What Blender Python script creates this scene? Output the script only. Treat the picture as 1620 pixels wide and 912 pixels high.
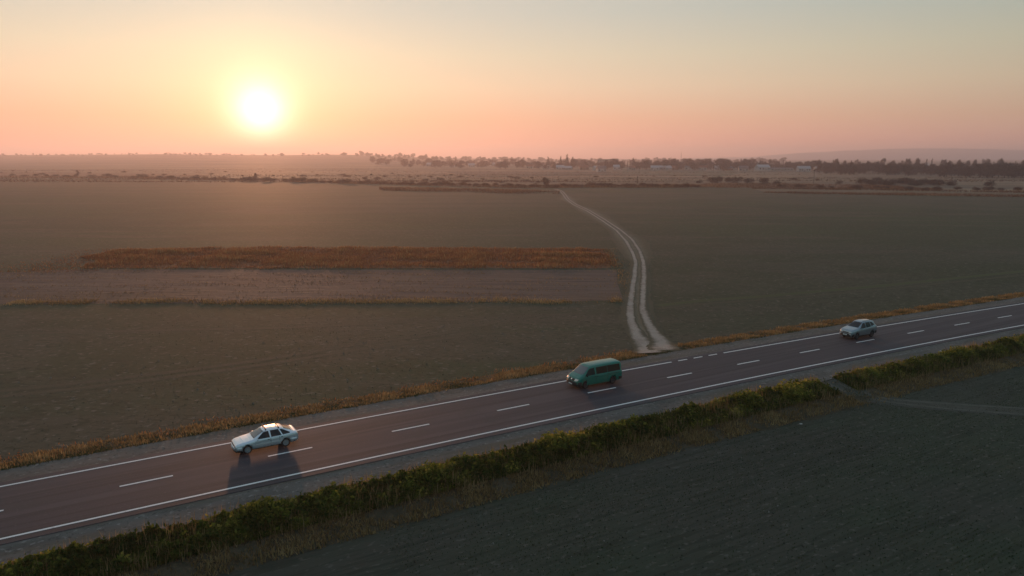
import bpy, bmesh, math, random
import numpy as np
from mathutils import Vector, Matrix
from mathutils.bvhtree import BVHTree

for o in list(bpy.data.objects):
    bpy.data.objects.remove(o)
S = bpy.context.scene
COL = S.collection
rng = np.random.default_rng(11)
random.seed(11)

# ------------------------------------------------------------------ camera
CAM_H = 20.2
F_PX = 1157.0            # focal length in pixels of the 1620 wide photograph
PITCH = math.atan((456 - 249) / F_PX)
cam = bpy.data.cameras.new('camera')
cam.sensor_width = 36.0
cam.lens = 36.0 * F_PX / 1620.0
cam.clip_start = 0.5
cam.clip_end = 30000.0
camo = bpy.data.objects.new('camera', cam)
camo.location = (0, 0, CAM_H)
camo.rotation_euler = (math.pi / 2 - PITCH, 0, 0)
COL.objects.link(camo)
S.camera = camo

# ------------------------------------------------------------------ sun and sky
SUN_AZ = math.radians(-18.52)       # from +Y, towards +X
SUN_EL = math.radians(3.24)
SUN = Vector((math.sin(SUN_AZ) * math.cos(SUN_EL), math.cos(SUN_AZ) * math.cos(SUN_EL), math.sin(SUN_EL)))
sl = bpy.data.lights.new('sun', 'SUN')
sl.energy = 3.0
sl.color = (1.0, 0.44, 0.21)
sl.angle = math.radians(1.6)
so = bpy.data.objects.new('sun', sl)
so.rotation_euler = SUN.to_track_quat('Z', 'Y').to_euler()
COL.objects.link(so)

world = bpy.data.worlds.new('World')
S.world = world
world.use_nodes = True
wt = world.node_tree
wt.nodes.clear()


def build_world():
    N, L = wt.nodes.new, wt.links.new

    def math_(op, a, b=None, clamp=False):
        n = N('ShaderNodeMath'); n.operation = op; n.use_clamp = clamp
        for i, v in enumerate((a, b)):
            if v is None: continue
            if isinstance(v, (int, float)): n.inputs[i].default_value = v
            else: L(v, n.inputs[i])
        return n.outputs[0]

    def ramp(fac, stops):
        r = N('ShaderNodeValToRGB'); r.color_ramp.interpolation = 'B_SPLINE' if False else 'EASE'
        r.color_ramp.interpolation = 'LINEAR'
        e = r.color_ramp.elements
        while len(e) < len(stops): e.new(0.5)
        for k, (p, c) in enumerate(stops):
            e[k].position = p; e[k].color = (*c, 1)
        L(fac, r.inputs[0]); return r.outputs[0]
    tc = N('ShaderNodeTexCoord')
    nrm = N('ShaderNodeVectorMath'); nrm.operation = 'NORMALIZE'; L(tc.outputs['Generated'], nrm.inputs[0])
    d = nrm.outputs[0]
    sep = N('ShaderNodeSeparateXYZ'); L(d, sep.inputs[0])
    el = math_('DIVIDE', math_('ARCSINE', sep.outputs[2]), math.pi / 2, True)     # 0 horizon .. 1 zenith
    elr = math_('POWER', el, 0.5)
    P = lambda deg: (deg / 90.0) ** 0.5
    # cosine of the azimuth from the sun
    hx = math_('MULTIPLY', sep.outputs[0], math.sin(SUN_AZ)); hy = math_('MULTIPLY', sep.outputs[1], math.cos(SUN_AZ))
    hl = math_('SQRT', math_('SUBTRACT', 1.0001, math_('MULTIPLY', sep.outputs[2], sep.outputs[2])))
    ca = math_('DIVIDE', math_('ADD', hx, hy), hl)
    t = math_('POWER', math_('MULTIPLY_ADD', ca, 0.5, True), 2.4)
    t.node.inputs[0].links[0].from_node.inputs[2].default_value = 0.5
    warm = ramp(elr, SKY_WARM(P)); cool = ramp(elr, SKY_COOL(P))
    mix = N('ShaderNodeMix'); mix.data_type = 'RGBA'; L(t, mix.inputs[0]); L(cool, mix.inputs[6]); L(warm, mix.inputs[7])
    # aureole round the sun
    dot = N('ShaderNodeVectorMath'); dot.operation = 'DOT_PRODUCT'; L(d, dot.inputs[0]); dot.inputs[1].default_value = SUN
    ang = math_('MULTIPLY', math_('ARCCOSINE', math_('MINIMUM', dot.outputs[1], 0.9999999)), 180 / math.pi)
    col = mix.outputs[2]
    for (width, power, c) in AUREOLE:
        g = math_('EXPONENT', math_('MULTIPLY', math_('POWER', math_('DIVIDE', ang, width), power), -1.0))
        sc = N('ShaderNodeVectorMath'); sc.operation = 'SCALE'; sc.inputs[0].default_value = c; L(g, sc.inputs[3])
        ad = N('ShaderNodeVectorMath'); ad.operation = 'ADD'; L(col, ad.inputs[0]); L(sc.outputs[0], ad.inputs[1])
        col = ad.outputs[0]
    bg1 = N('ShaderNodeBackground'); L(col, bg1.inputs[0]); bg1.inputs[1].default_value = 1.0
    sky = N('ShaderNodeTexSky'); sky.sky_type = 'NISHITA'; sky.sun_disc = False
    sky.sun_elevation = SUN_EL; sky.sun_rotation = SUN_AZ; sky.dust_density = 2.0; sky.air_density = 1.0; sky.ozone_density = 2.0
    bg2 = N('ShaderNodeBackground'); L(sky.outputs[0], bg2.inputs[0]); bg2.inputs[1].default_value = NISHITA
    add = N('ShaderNodeAddShader'); L(bg1.outputs[0], add.inputs[0]); L(bg2.outputs[0], add.inputs[1])
    out = N('ShaderNodeOutputWorld'); L(add.outputs[0], out.inputs[0])


NISHITA = 0.012
SKY_WARM = lambda P: [(0.0, (0.98, 0.41, 0.29)), (P(1.2), (1.0, 0.44, 0.30)), (P(2.8), (0.93, 0.50, 0.32)), (P(5.2), (0.88, 0.64, 0.44)), (P(7.5), (0.78, 0.66, 0.48)),
                      (P(10.5), (0.62, 0.60, 0.51)), (P(22), (0.44, 0.48, 0.49)), (P(45), (0.29, 0.36, 0.42)), (1.0, (0.22, 0.28, 0.36))]
SKY_COOL = lambda P: [(0.0, (0.13, 0.20, 0.20)), (P(1.2), (0.12, 0.20, 0.19)), (P(2.8), (0.11, 0.20, 0.165)), (P(5.2), (0.11, 0.19, 0.135)), (P(7.5), (0.08, 0.19, 0.15)),
                      (P(10.5), (0.06, 0.205, 0.20)), (P(22), (0.14, 0.25, 0.29)), (P(45), (0.18, 0.26, 0.33)), (1.0, (0.19, 0.265, 0.35))]
AUREOLE = [(1.45, 1.5, (1.9, 1.75, 1.5)), (4.2, 1.6, (0.38, 0.29, 0.10)), (7.0, 1.3, (0.06, 0.05, 0.03))]
build_world()

S.view_settings.view_transform = 'Standard'
S.view_settings.look = 'None'
S.view_settings.exposure = 0.0
S.view_settings.gamma = 1.0
S.view_settings.use_curve_mapping = False
S.render.engine = 'CYCLES'
S.cycles.use_denoising = True
S.cycles.max_bounces = 6
S.cycles.diffuse_bounces = 2
S.cycles.glossy_bounces = 2
S.cycles.transmission_bounces = 2
S.cycles.volume_bounces = 0
S.cycles.transparent_max_bounces = 4
S.cycles.use_adaptive_sampling = True
S.cycles.adaptive_threshold = 0.015
S.cycles.sample_clamp_indirect = 4.0


# ------------------------------------------------------------------ helpers
def spot(px, py, z=0.0):
    """Ground point (x, y) at height z surveyed from a photograph pixel."""
    a, c = (px - 810) / F_PX, (456 - py) / F_PX
    ct, st = math.cos(PITCH), math.sin(PITCH)
    fwd, up = ct + c * st, -st + c * ct
    k = (CAM_H - z) / (-up)
    return (a * k, fwd * k)


def tag(o, label=None, cat=None, group=None, kind=None):
    if label: o['label'] = label
    if cat: o['category'] = cat
    if group: o['group'] = group
    if kind: o['kind'] = kind
    return o


def link(name, me, mat=None, parent=None):
    o = bpy.data.objects.new(name, me)
    if mat is not None and not me.materials: me.materials.append(mat)
    COL.objects.link(o)
    if parent is not None: o.parent = parent
    return o


def empty(name, loc=(0, 0, 0), rz=0.0):
    o = bpy.data.objects.new(name, None)
    o.location = loc; o.rotation_euler = (0, 0, rz)
    COL.objects.link(o)
    return o


def copy_tree(o, parent=None):
    c = o.copy(); COL.objects.link(c); c.parent = parent
    for ch in list(o.children): copy_tree(ch, c)
    return c


def mesh_np(name, verts, faces, smooth=False, tint=None):
    """faces: (n,3) or (n,4) int array"""
    verts = np.asarray(verts, np.float32); faces = np.asarray(faces, np.int32)
    me = bpy.data.meshes.new(name)
    me.vertices.add(len(verts)); me.vertices.foreach_set('co', verts.ravel())
    k = faces.shape[1]
    me.loops.add(faces.size); me.loops.foreach_set('vertex_index', faces.ravel())
    me.polygons.add(len(faces)); me.polygons.foreach_set('loop_start', np.arange(0, faces.size, k, dtype=np.int32))
    if tint is not None:
        at = me.attributes.new('tint', 'FLOAT', 'FACE'); at.data.foreach_set('value', np.asarray(tint, np.float32))
    me.update(calc_edges=True)
    me.polygons.foreach_set('use_smooth', np.full(len(faces), bool(smooth)))
    return me


def mesh_bm(name, bm, smooth=False):
    me = bpy.data.meshes.new(name); bm.normal_update(); bm.to_mesh(me); bm.free()
    if smooth: me.polygons.foreach_set('use_smooth', np.ones(len(me.polygons), bool))
    return me


def box(bm, c, s, rot=None):
    m = Matrix.Translation(c)
    if rot is not None: m = m @ rot
    m = m @ Matrix.Diagonal((s[0], s[1], s[2], 1))
    return bmesh.ops.create_cube(bm, size=1.0, matrix=m)['verts']


def grid_mesh(name, P):
    """P: (n, m, 3) array of points"""
    n, m = P.shape[:2]
    i = np.arange(n * m).reshape(n, m)
    f = np.stack([i[:-1, :-1], i[1:, :-1], i[1:, 1:], i[:-1, 1:]], -1).reshape(-1, 4)
    return mesh_np(name, P.reshape(-1, 3), f)


def smooth01(a, b, x):
    t = np.clip((np.asarray(x, float) - a) / (b - a), 0, 1)
    return t * t * (3 - 2 * t)


# ------------------------------------------------------------------ materials
def new_mat(name):
    m = bpy.data.materials.new(name); m.use_nodes = True
    nt = m.node_tree
    return m, nt, nt.nodes['Principled BSDF'], nt.nodes.new, nt.links.new


def plain(name, col, rough=0.6, metal=0.0, coat=0.0, spec=0.5, emit=None):
    m, nt, b, N, L = new_mat(name)
    b.inputs['Base Color'].default_value = (*col, 1); b.inputs['Roughness'].default_value = rough
    b.inputs['Metallic'].default_value = metal; b.inputs['Coat Weight'].default_value = coat
    b.inputs['Coat Roughness'].default_value = 0.06
    b.inputs['Specular IOR Level'].default_value = spec
    if emit:
        b.inputs['Emission Color'].default_value = (*emit[0], 1); b.inputs['Emission Strength'].default_value = emit[1]
    return m


def layered(name, base, layers, rough=0.9, spec=0.2, bumps=(), rot=0.0):
    """base colour, then layers (scale xyz, detail, colour, lo, hi, amount); bumps (scale xyz, strength, distance)"""
    m, nt, b, N, L = new_mat(name)
    tc = N('ShaderNodeTexCoord')
    col = None

    def noise(sc, detail, off=0.0, rough_=0.55):
        mp = N('ShaderNodeMapping'); mp.inputs['Scale'].default_value = sc; mp.inputs['Rotation'].default_value = (0, 0, 0)
        mp.inputs['Location'].default_value = (off, off * 0.7, 0)
        r = N('ShaderNodeVectorRotate'); r.rotation_type = 'Z_AXIS'; r.inputs['Angle'].default_value = -rot
        L(tc.outputs['Object'], r.inputs['Vector']); L(r.outputs[0], mp.inputs['Vector'])
        n = N('ShaderNodeTexNoise'); n.inputs['Scale'].default_value = 1.0; n.inputs['Detail'].default_value = detail
        n.inputs['Roughness'].default_value = rough_
        L(mp.outputs[0], n.inputs['Vector']); return n.outputs['Fac']
    for k, (sc, det, c, lo, hi, amt) in enumerate(layers):
        f = noise(sc, det, 13.7 * (k + 1))
        mr = N('ShaderNodeMapRange'); mr.interpolation_type = 'SMOOTHSTEP'
        mr.inputs['From Min'].default_value = lo; mr.inputs['From Max'].default_value = hi; mr.inputs['To Max'].default_value = amt
        L(f, mr.inputs['Value'])
        mx = N('ShaderNodeMix'); mx.data_type = 'RGBA'; L(mr.outputs[0], mx.inputs[0])
        if col is None: mx.inputs[6].default_value = (*base, 1)
        else: L(col, mx.inputs[6])
        mx.inputs[7].default_value = (*c, 1); col = mx.outputs[2]
    if col is None: b.inputs['Base Color'].default_value = (*base, 1)
    else: L(col, b.inputs['Base Color'])
    b.inputs['Roughness'].default_value = rough; b.inputs['Specular IOR Level'].default_value = spec
    nrm = None
    for k, (sc, st, dist) in enumerate(bumps):
        f = noise(sc, 4.0, 5.1 * (k + 1))
        bp = N('ShaderNodeBump'); bp.inputs['Strength'].default_value = st; bp.inputs['Distance'].default_value = dist
        L(f, bp.inputs['Height'])
        if nrm is not None: L(nrm, bp.inputs['Normal'])
        nrm = bp.outputs[0]
    if nrm is not None: L(nrm, b.inputs['Normal'])
    return m


def leafy(name, stops, trans=0.45, rough=0.7):
    """plant matter: tint attribute through a ramp, part of the light passing through"""
    m, nt, b, N, L = new_mat(name)
    at = N('ShaderNodeAttribute'); at.attribute_name = 'tint'
    r = N('ShaderNodeValToRGB'); e = r.color_ramp.elements
    while len(e) < len(stops): e.new(0.5)
    for k, (p, c) in enumerate(stops):
        e[k].position = p; e[k].color = (*c, 1)
    L(at.outputs['Fac'], r.inputs[0])
    df = N('ShaderNodeBsdfDiffuse'); L(r.outputs[0], df.inputs[0])
    tr = N('ShaderNodeBsdfTranslucent'); L(r.outputs[0], tr.inputs[0])
    mx = N('ShaderNodeMixShader'); mx.inputs[0].default_value = trans
    L(df.outputs[0], mx.inputs[1]); L(tr.outputs[0], mx.inputs[2])
    L(mx.outputs[0], nt.nodes['Material Output'].inputs['Surface'])
    return m


ROAD_ROT = math.radians(30)
M = {}
M['ground'] = layered('meadow_ground', (0.13, 0.092, 0.058), [
    ((0.002, 0.014, 1), 5, (0.24, 0.175, 0.105), 0.46, 0.58, 0.9), ((0.0025, 0.02, 1), 4, (0.06, 0.055, 0.035), 0.52, 0.62, 0.85),
    ((0.03, 0.06, 1), 4, (0.07, 0.05, 0.035), 0.5, 0.7, 0.7)], bumps=[((0.3, 0.3, 1), 0.4, 0.3)])
M['field_n'] = layered('crop_field', (0.056, 0.060, 0.036), [
    ((0.008, 0.013, 1), 4, (0.042, 0.060, 0.025), 0.36, 0.58, 1.0), ((0.008, 0.07, 1), 5, (0.080, 0.068, 0.047), 0.47, 0.60, 0.7),
    ((0.03, 0.05, 1), 5, (0.036, 0.050, 0.023), 0.50, 0.60, 0.75), ((0.25, 0.4, 1), 5, (0.038, 0.041, 0.024), 0.48, 0.70, 0.6),
    ((1.6, 1.8, 1), 5, (0.180, 0.158, 0.125), 0.57, 0.69, 0.6), ((1.3, 2.0, 1), 5, (0.024, 0.032, 0.014), 0.51, 0.64, 0.7)],
    bumps=[((2, 3, 1), 0.35, 0.05)])
M['field_s'] = layered('sown_field', (0.060, 0.058, 0.044), [
    ((0.03, 0.06, 1), 5, (0.046, 0.058, 0.036), 0.42, 0.60, 0.9), ((0.05, 0.5, 1), 4, (0.045, 0.048, 0.035), 0.48, 0.64, 0.6),
    ((0.2, 2.6, 1), 4, (0.026, 0.031, 0.019), 0.47, 0.62, 0.55), ((1.8, 3.0, 1), 5, (0.12, 0.112, 0.092), 0.56, 0.68, 0.6)],
    rot=ROAD_ROT, bumps=[((0.2, 2.6, 1), 0.5, 0.06), ((4, 5, 1), 0.4, 0.04)])
M['plough'] = layered('ploughed_soil', (0.115, 0.088, 0.072), [
    ((0.06, 1.2, 1), 4, (0.072, 0.055, 0.050), 0.45, 0.6, 0.85), ((0.3, 2.2, 1), 4, (0.135, 0.10, 0.075), 0.58, 0.72, 0.8),
    ((0.02, 0.05, 1), 3, (0.10, 0.07, 0.045), 0.5, 0.65, 0.6)], bumps=[((0.25, 1.6, 1), 1.0, 0.35), ((3, 4, 1), 0.5, 0.08)])
M['asphalt'] = layered('asphalt', (0.045, 0.038, 0.047), [
    ((0.03, 0.75, 1), 3, (0.066, 0.056, 0.064), 0.48, 0.60, 0.8), ((0.02, 1.6, 1), 3, (0.026, 0.023, 0.028), 0.52, 0.64, 0.8),
    ((0.4, 0.4, 1), 5, (0.042, 0.038, 0.041), 0.5, 0.7, 0.6), ((5, 5, 1), 3, (0.105, 0.096, 0.095), 0.60, 0.72, 0.5)],
    rough=0.74, spec=0.35, rot=math.radians(31), bumps=[((28, 28, 1), 0.12, 0.01)])
M['gravel'] = layered('gravel', (0.135, 0.125, 0.112), [
    ((0.15, 0.5, 1), 5, (0.095, 0.088, 0.078), 0.45, 0.62, 0.8), ((2.6, 2.6, 1), 5, (0.26, 0.245, 0.225), 0.56, 0.68, 0.7),
    ((3.2, 3.2, 1), 5, (0.055, 0.051, 0.046), 0.55, 0.67, 0.8), ((0.08, 0.9, 1), 4, (0.10, 0.09, 0.066), 0.5, 0.68, 0.7)],
    rot=ROAD_ROT, bumps=[((5, 5, 1), 0.5, 0.04)])
M['paint'] = layered('road_paint', (0.78, 0.78, 0.76), [((3, 3, 1), 5, (0.5, 0.5, 0.49), 0.56, 0.72, 0.7)], rough=0.6, spec=0.4)
def rut_mat(name, c_in, c_in2, c_out, c_out2, lo=0.35, hi=0.95):
    """worn wheel rut: pale dust in the middle breaking up into the field soil at its sides (edge attribute)"""
    m = layered(name, c_in, [((0.8, 0.3, 1), 4, c_in2, 0.45, 0.62, 0.8), ((4, 2.5, 1), 4, tuple(1.35 * q for q in c_in), 0.56, 0.72, 0.6), ((2.5, 1.2, 1), 4, tuple(.45 * q for q in c_in), 0.58, 0.72, 0.6)], bumps=[((4, 4, 1), 0.5, 0.05)])
    nt = m.node_tree; N, L = nt.nodes.new, nt.links.new; b_ = nt.nodes['Principled BSDF']
    src = b_.inputs['Base Color'].links[0].from_socket
    at_ = N('ShaderNodeAttribute'); at_.attribute_name = 'edge'
    tc = N('ShaderNodeTexCoord'); ns = N('ShaderNodeTexNoise'); ns.inputs['Scale'].default_value = 1.1; ns.inputs['Detail'].default_value = 6; ns.inputs['Roughness'].default_value = .65
    L(tc.outputs['Object'], ns.inputs['Vector'])
    ad = N('ShaderNodeMath'); ad.operation = 'MULTIPLY_ADD'; L(ns.outputs['Fac'], ad.inputs[0]); ad.inputs[1].default_value = 1.1; L(at_.outputs['Fac'], ad.inputs[2])
    mr = N('ShaderNodeMapRange'); mr.interpolation_type = 'SMOOTHSTEP'; L(ad.outputs[0], mr.inputs['Value']); mr.inputs['From Min'].default_value = lo + .55; mr.inputs['From Max'].default_value = hi + .55
    o2 = N('ShaderNodeMix'); o2.data_type = 'RGBA'; L(ns.outputs['Fac'], o2.inputs[0]); o2.inputs[6].default_value = (*c_out, 1); o2.inputs[7].default_value = (*c_out2, 1)
    mx = N('ShaderNodeMix'); mx.data_type = 'RGBA'; L(mr.outputs[0], mx.inputs[0]); L(src, mx.inputs[6]); L(o2.outputs[2], mx.inputs[7]); L(mx.outputs[2], b_.inputs['Base Color'])
    return m


M['dust'] = rut_mat('dusty_track', (0.36, 0.30, 0.25), (0.27, 0.22, 0.18), (0.064, 0.068, 0.036), (0.095, 0.082, 0.056), 0.15, 0.85)
M['track_mid'] = rut_mat('track_crown', (0.13, 0.115, 0.075), (0.17, 0.145, 0.105), (0.060, 0.064, 0.034), (0.088, 0.078, 0.052), 0.2, 0.8)
M['slope'] = layered('verge_soil', (0.075, 0.060, 0.036), [
    ((0.8, 0.8, 1), 5, (0.045, 0.040, 0.024), 0.45, 0.6, 0.8), ((3, 3, 1), 4, (0.13, 0.10, 0.055), 0.56, 0.7, 0.7)], bumps=[((4, 4, 1), 0.8, 0.1)])
M['hill'] = layered('wooded_hill', (0.19, 0.18, 0.18), [((0.004, 0.004, 0.004), 4, (0.25, 0.23, 0.21), 0.45, 0.6, 0.8)])
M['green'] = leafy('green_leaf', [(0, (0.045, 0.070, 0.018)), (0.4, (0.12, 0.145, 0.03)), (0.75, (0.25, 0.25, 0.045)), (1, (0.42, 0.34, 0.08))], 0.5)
M['dry'] = leafy('dry_grass', [(0, (0.13, 0.092, 0.045)), (0.5, (0.28, 0.19, 0.085)), (1, (0.46, 0.35, 0.18))], 0.55)
M['rust'] = leafy('rust_weed', [(0, (0.14, 0.062, 0.032)), (0.5, (0.31, 0.135, 0.066)), (0.85, (0.44, 0.24, 0.10)), (1, (0.55, 0.40, 0.22))], 0.6)
M['far_rust'] = leafy('far_weed', [(0, (0.07, 0.038, 0.024)), (0.5, (0.16, 0.085, 0.048)), (1, (0.30, 0.20, 0.12))], 0.45)
M['seed'] = leafy('seedling', [(0, (0.03, 0.05, 0.018)), (0.6, (0.06, 0.085, 0.03)), (1, (0.16, 0.14, 0.09))], 0.35)
M['twig'] = leafy('twig', [(0, (0.045, 0.039, 0.037)), (0.6, (0.090, 0.074, 0.066)), (1, (0.15, 0.115, 0.09))], 0.25)
M['twig_red'] = leafy('russet_twig', [(0, (0.045, 0.022, 0.014)), (0.6, (0.09, 0.045, 0.026)), (1, (0.15, 0.085, 0.045))], 0.3)
M['needle'] = leafy('needle', [(0, (0.012, 0.020, 0.010)), (1, (0.035, 0.05, 0.022))], 0.2)
M['bark'] = layered('bark', (0.07, 0.052, 0.04), [((2, 2, 0.4), 4, (0.035, 0.028, 0.022), 0.45, 0.6, 0.8)])
M['stone'] = layered('stone', (0.22, 0.21, 0.19), [((6, 6, 6), 3, (0.18, 0.17, 0.15), 0.45, 0.6, 0.8)])


# ------------------------------------------------------------------ road geometry
XL, XR = -140.0, 150.0
A2, A1, A0 = -5.3257e-4, 0.581697, 57.2224


def yc(x):
    x = np.asarray(x, float); xc = np.clip(x, XL, XR)
    return A2 * xc * xc + A1 * xc + A0 + (2 * A2 * xc + A1) * (x - xc)


def sl_(x):
    return 2 * A2 * np.clip(np.asarray(x, float), XL, XR) + A1


def at(x, v):
    """point at perpendicular offset v (+ = north side) from the centreline point above x"""
    s = sl_(x); n = 1 / np.sqrt(1 + s * s)
    return np.stack([np.asarray(x, float) - s * n * v, yc(x) + n * v], -1)


def vof(x, y):
    """signed offset from the centreline (close to it)"""
    return (np.asarray(y, float) - yc(x)) / np.sqrt(1 + sl_(x) ** 2)


N_Z, S_Z = -0.35, -1.0


def far_z(x, y):
    az = np.asarray(x, float) / np.maximum(np.asarray(y, float), 1.0)
    A = 33.0 * (1 - smooth01(-0.30, 0.10, az)) * (0.80 + 0.20 * smooth01(-0.75, -0.66, az))
    A = A + 3.0 * np.sin(az * 23) * (az < 0)
    return np.where(np.asarray(y) > 0, A * smooth01(1250, 3700, y), 0.0)


V_K = [-1e6, -40, -12.2, -11.4, -9.2, -7.4, -4.5, 4.5, 7.0, 8.2, 9.8, 1e6]
Z_K = [S_Z, S_Z, S_Z, -0.93, -0.50, -0.13, -0.06, -0.06, -0.12, -0.26, N_Z, N_Z]


def prof(v):
    return np.interp(v, V_K, Z_K)


def build_ground():
    g = lambda a, n, r: a * (np.cumsum(r ** np.arange(n)))
    xs = np.concatenate([-150 - g(6, 45, 1.12)[::-1], np.arange(-150, 151, 5.0), 150 + g(6, 45, 1.12)])
    xs = np.clip(xs, -8000, 8000); xs = np.unique(xs)
    ws = np.array([-12000, -9000, -6000, -3000, -1500, -700, -300, -150, -80, -40, -24, -18, -14, -13, -12, -11, -10, -9, -8.4, -7.2, -6, -5, 0, 5, 6, 7, 8, 9, 10, 11, 13, 16,
                   20, 30, 45, 70, 100, 150, 220, 300, 400, 500, 650, 800, 1000, 1200, 1400, 1600, 1850, 2100, 2400, 2700, 3000, 3300, 3700, 4100, 4600, 5200, 6000, 7000, 8500, 10500, 13000])
    X, W = np.meshgrid(xs, ws, indexing='ij')
    Y = np.clip(yc(X) + W, -2500, 8800)
    v = W / np.sqrt(1 + sl_(X) ** 2)
    Z = prof(v) - 0.06 + far_z(X, Y)
    o = link('ground', grid_mesh('ground', np.stack([X, Y, Z], -1)), M['ground']); tag(o, kind='structure')


build_ground()


def strip(name, xs, v0, v1, z0, z1, mat, wob=(0, 0), nseg=2, parent=None, kind='structure'):
    P = np.zeros((len(xs), nseg + 1, 3))
    e0 = v0 + wob[0] * rough1d(len(xs)); e1 = v1 + wob[1] * rough1d(len(xs))
    for k in range(nseg + 1):
        t = k / nseg
        P[:, k, :2] = at(xs, e0 * (1 - t) + e1 * t); P[:, k, 2] = z0 * (1 - t) + z1 * t
    o = link(name, grid_mesh(name, P), mat, parent)
    if parent is None: tag(o, kind=kind)
    return o


def rough1d(n):
    a = rng.normal(size=n); k = np.exp(-np.linspace(-2, 2, 9) ** 2)
    b = np.convolve(rng.normal(size=n), np.ones(25) / 9, 'same')
    return np.clip(0.5 * np.convolve(a, k / k.sum(), 'same') + 0.5 * b, -1.5, 1.5)


def build_road():
    xs = np.arange(-220, 330, 2.0)
    # slab with a thin edge
    prof_v = [(-4.62, -0.10), (-4.55, 0.0), (-2.0, 0.0), (0, 0.0), (2.0, 0.0), (4.55, 0.0), (4.62, -0.10)]
    P = np.zeros((len(xs), len(prof_v), 3))
    for k, (v, z) in enumerate(prof_v):
        P[:, k, :2] = at(xs, v + (0.07 * rough1d(len(xs)) if k in (0, 6) else 0)); P[:, k, 2] = z
    road = link('road', grid_mesh('road', P), M['asphalt']); tag(road, kind='structure')
    zr = lambda v: 0.006

    def mark(name, x0, x1, v, w):
        n = max(2, int((x1 - x0) / 1.5)); q = np.linspace(x0, x1, n)
        P = np.zeros((n, 2, 3))
        P[:, 0, :2] = at(q, v - w / 2); P[:, 1, :2] = at(q, v + w / 2); P[:, :, 2] = zr(v)
        return link(name, grid_mesh(name, P), M['paint'], road)
    # arc length along the centreline
    q = np.linspace(-220, 330, 20000); s = np.concatenate([[0], np.cumsum(np.hypot(np.diff(q), np.diff(yc(q))))])
    s0 = np.interp(spot(188.4, 770.6)[0], q, s)
    for k in range(-14, 30):
        a = s0 + 9.02 * k
        mark('centre_dash', float(np.interp(a, s, q)), float(np.interp(a + 3.05, s, q)), 0.0, 0.18)
    mark('edge_line', -220, 330, -3.85, 0.19)
    gx0, gx1 = spot(1061, 573.7)[0] + 2.0, spot(1143, 559)[0] + 2.0
    mark('edge_line', -220, gx0, 3.85, 0.19)
    mark('edge_line', gx1, 330, 3.85, 0.19)
    L = gx1 - gx0
    for k in range(3):
        a = gx0 + L * (0.125 + 0.29 * k)
        mark('edge_dash', a, a + L * 0.165, 3.85, 0.19)
    xg = np.arange(-220, 330, 0.5)
    strip('gravel_shoulder_north', xg, 4.50, 7.05, -0.035, -0.09, M['gravel'], (0.05, 0.22), 3)
    strip('gravel_shoulder_south', xg, -7.5, -4.50, -0.09, -0.035, M['gravel'], (0.25, 0.05), 3)
    strip('verge_north', xg, 6.7, 9.9, -0.125, -0.36, M['slope'], (0, 0.5), 3)
    strip('verge_south', xg, -12.0, -7.1, -0.99, -0.12, M['slope'], (0.6, 0), 4)


build_road()


def poly(name, pts, z, mat, kind='structure'):
    bm = bmesh.new()
    vs = [bm.verts.new((p[0], p[1], z)) for p in pts]
    f = bm.faces.new(vs); f.normal_update()
    if f.normal.z < 0: f.normal_flip()
    bmesh.ops.triangulate(bm, faces=[f])
    return tag(link(name, mesh_bm(name, bm), mat), kind=kind)


def build_fields():
    xs = np.linspace(-420, 500, 200)
    near = at(xs, 9.3)
    farb = [spot(px, py, N_Z) for px, py in ((1620, 312), (1500, 310), (1400, 308.5), (1300, 307), (1210, 304.5), (1190, 297.5), (1100, 297), (950, 297), (810, 297.5), (600, 292), (400, 286.5), (200, 282), (0, 281), (-300, 280))]
    farb = [(700, 330)] + farb + [(-700, 500)]
    poly('crop_field', [tuple(p) for p in near] + farb, N_Z, M['field_n'])
    s = at(xs, -11.6)
    poly('sown_field', [tuple(p) for p in s] + [(600, -200), (-300, -400)], S_Z + 0.004, M['field_s'])
    z = N_Z + 0.012
    poly('ploughed_strip', [(-150, 101.5), (-74, 102), (-27, 102.6), (10, 104), (16.3, 105), (17.5, 120), (19.3, 133.5), (-80, 134.5), (-92, 131), (-150, 128)], z, M['plough'])
    poly('reed_bed', [(-80, 136), (18.6, 136), (19.6, 150), (20.4, 163), (-58, 167.5), (-84, 161), (-83, 150)], z + 0.004, layered('weed_litter', (0.23, 0.105, 0.052), [((.3, .5, 1), 5, (.12, .06, .032), .45, .62, .8), ((1.5, 2, 1), 4, (.26, .15, .07), .56, .7, .7)], bumps=[((2, 2, 1), .8, .2)]))


build_fields()


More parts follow.
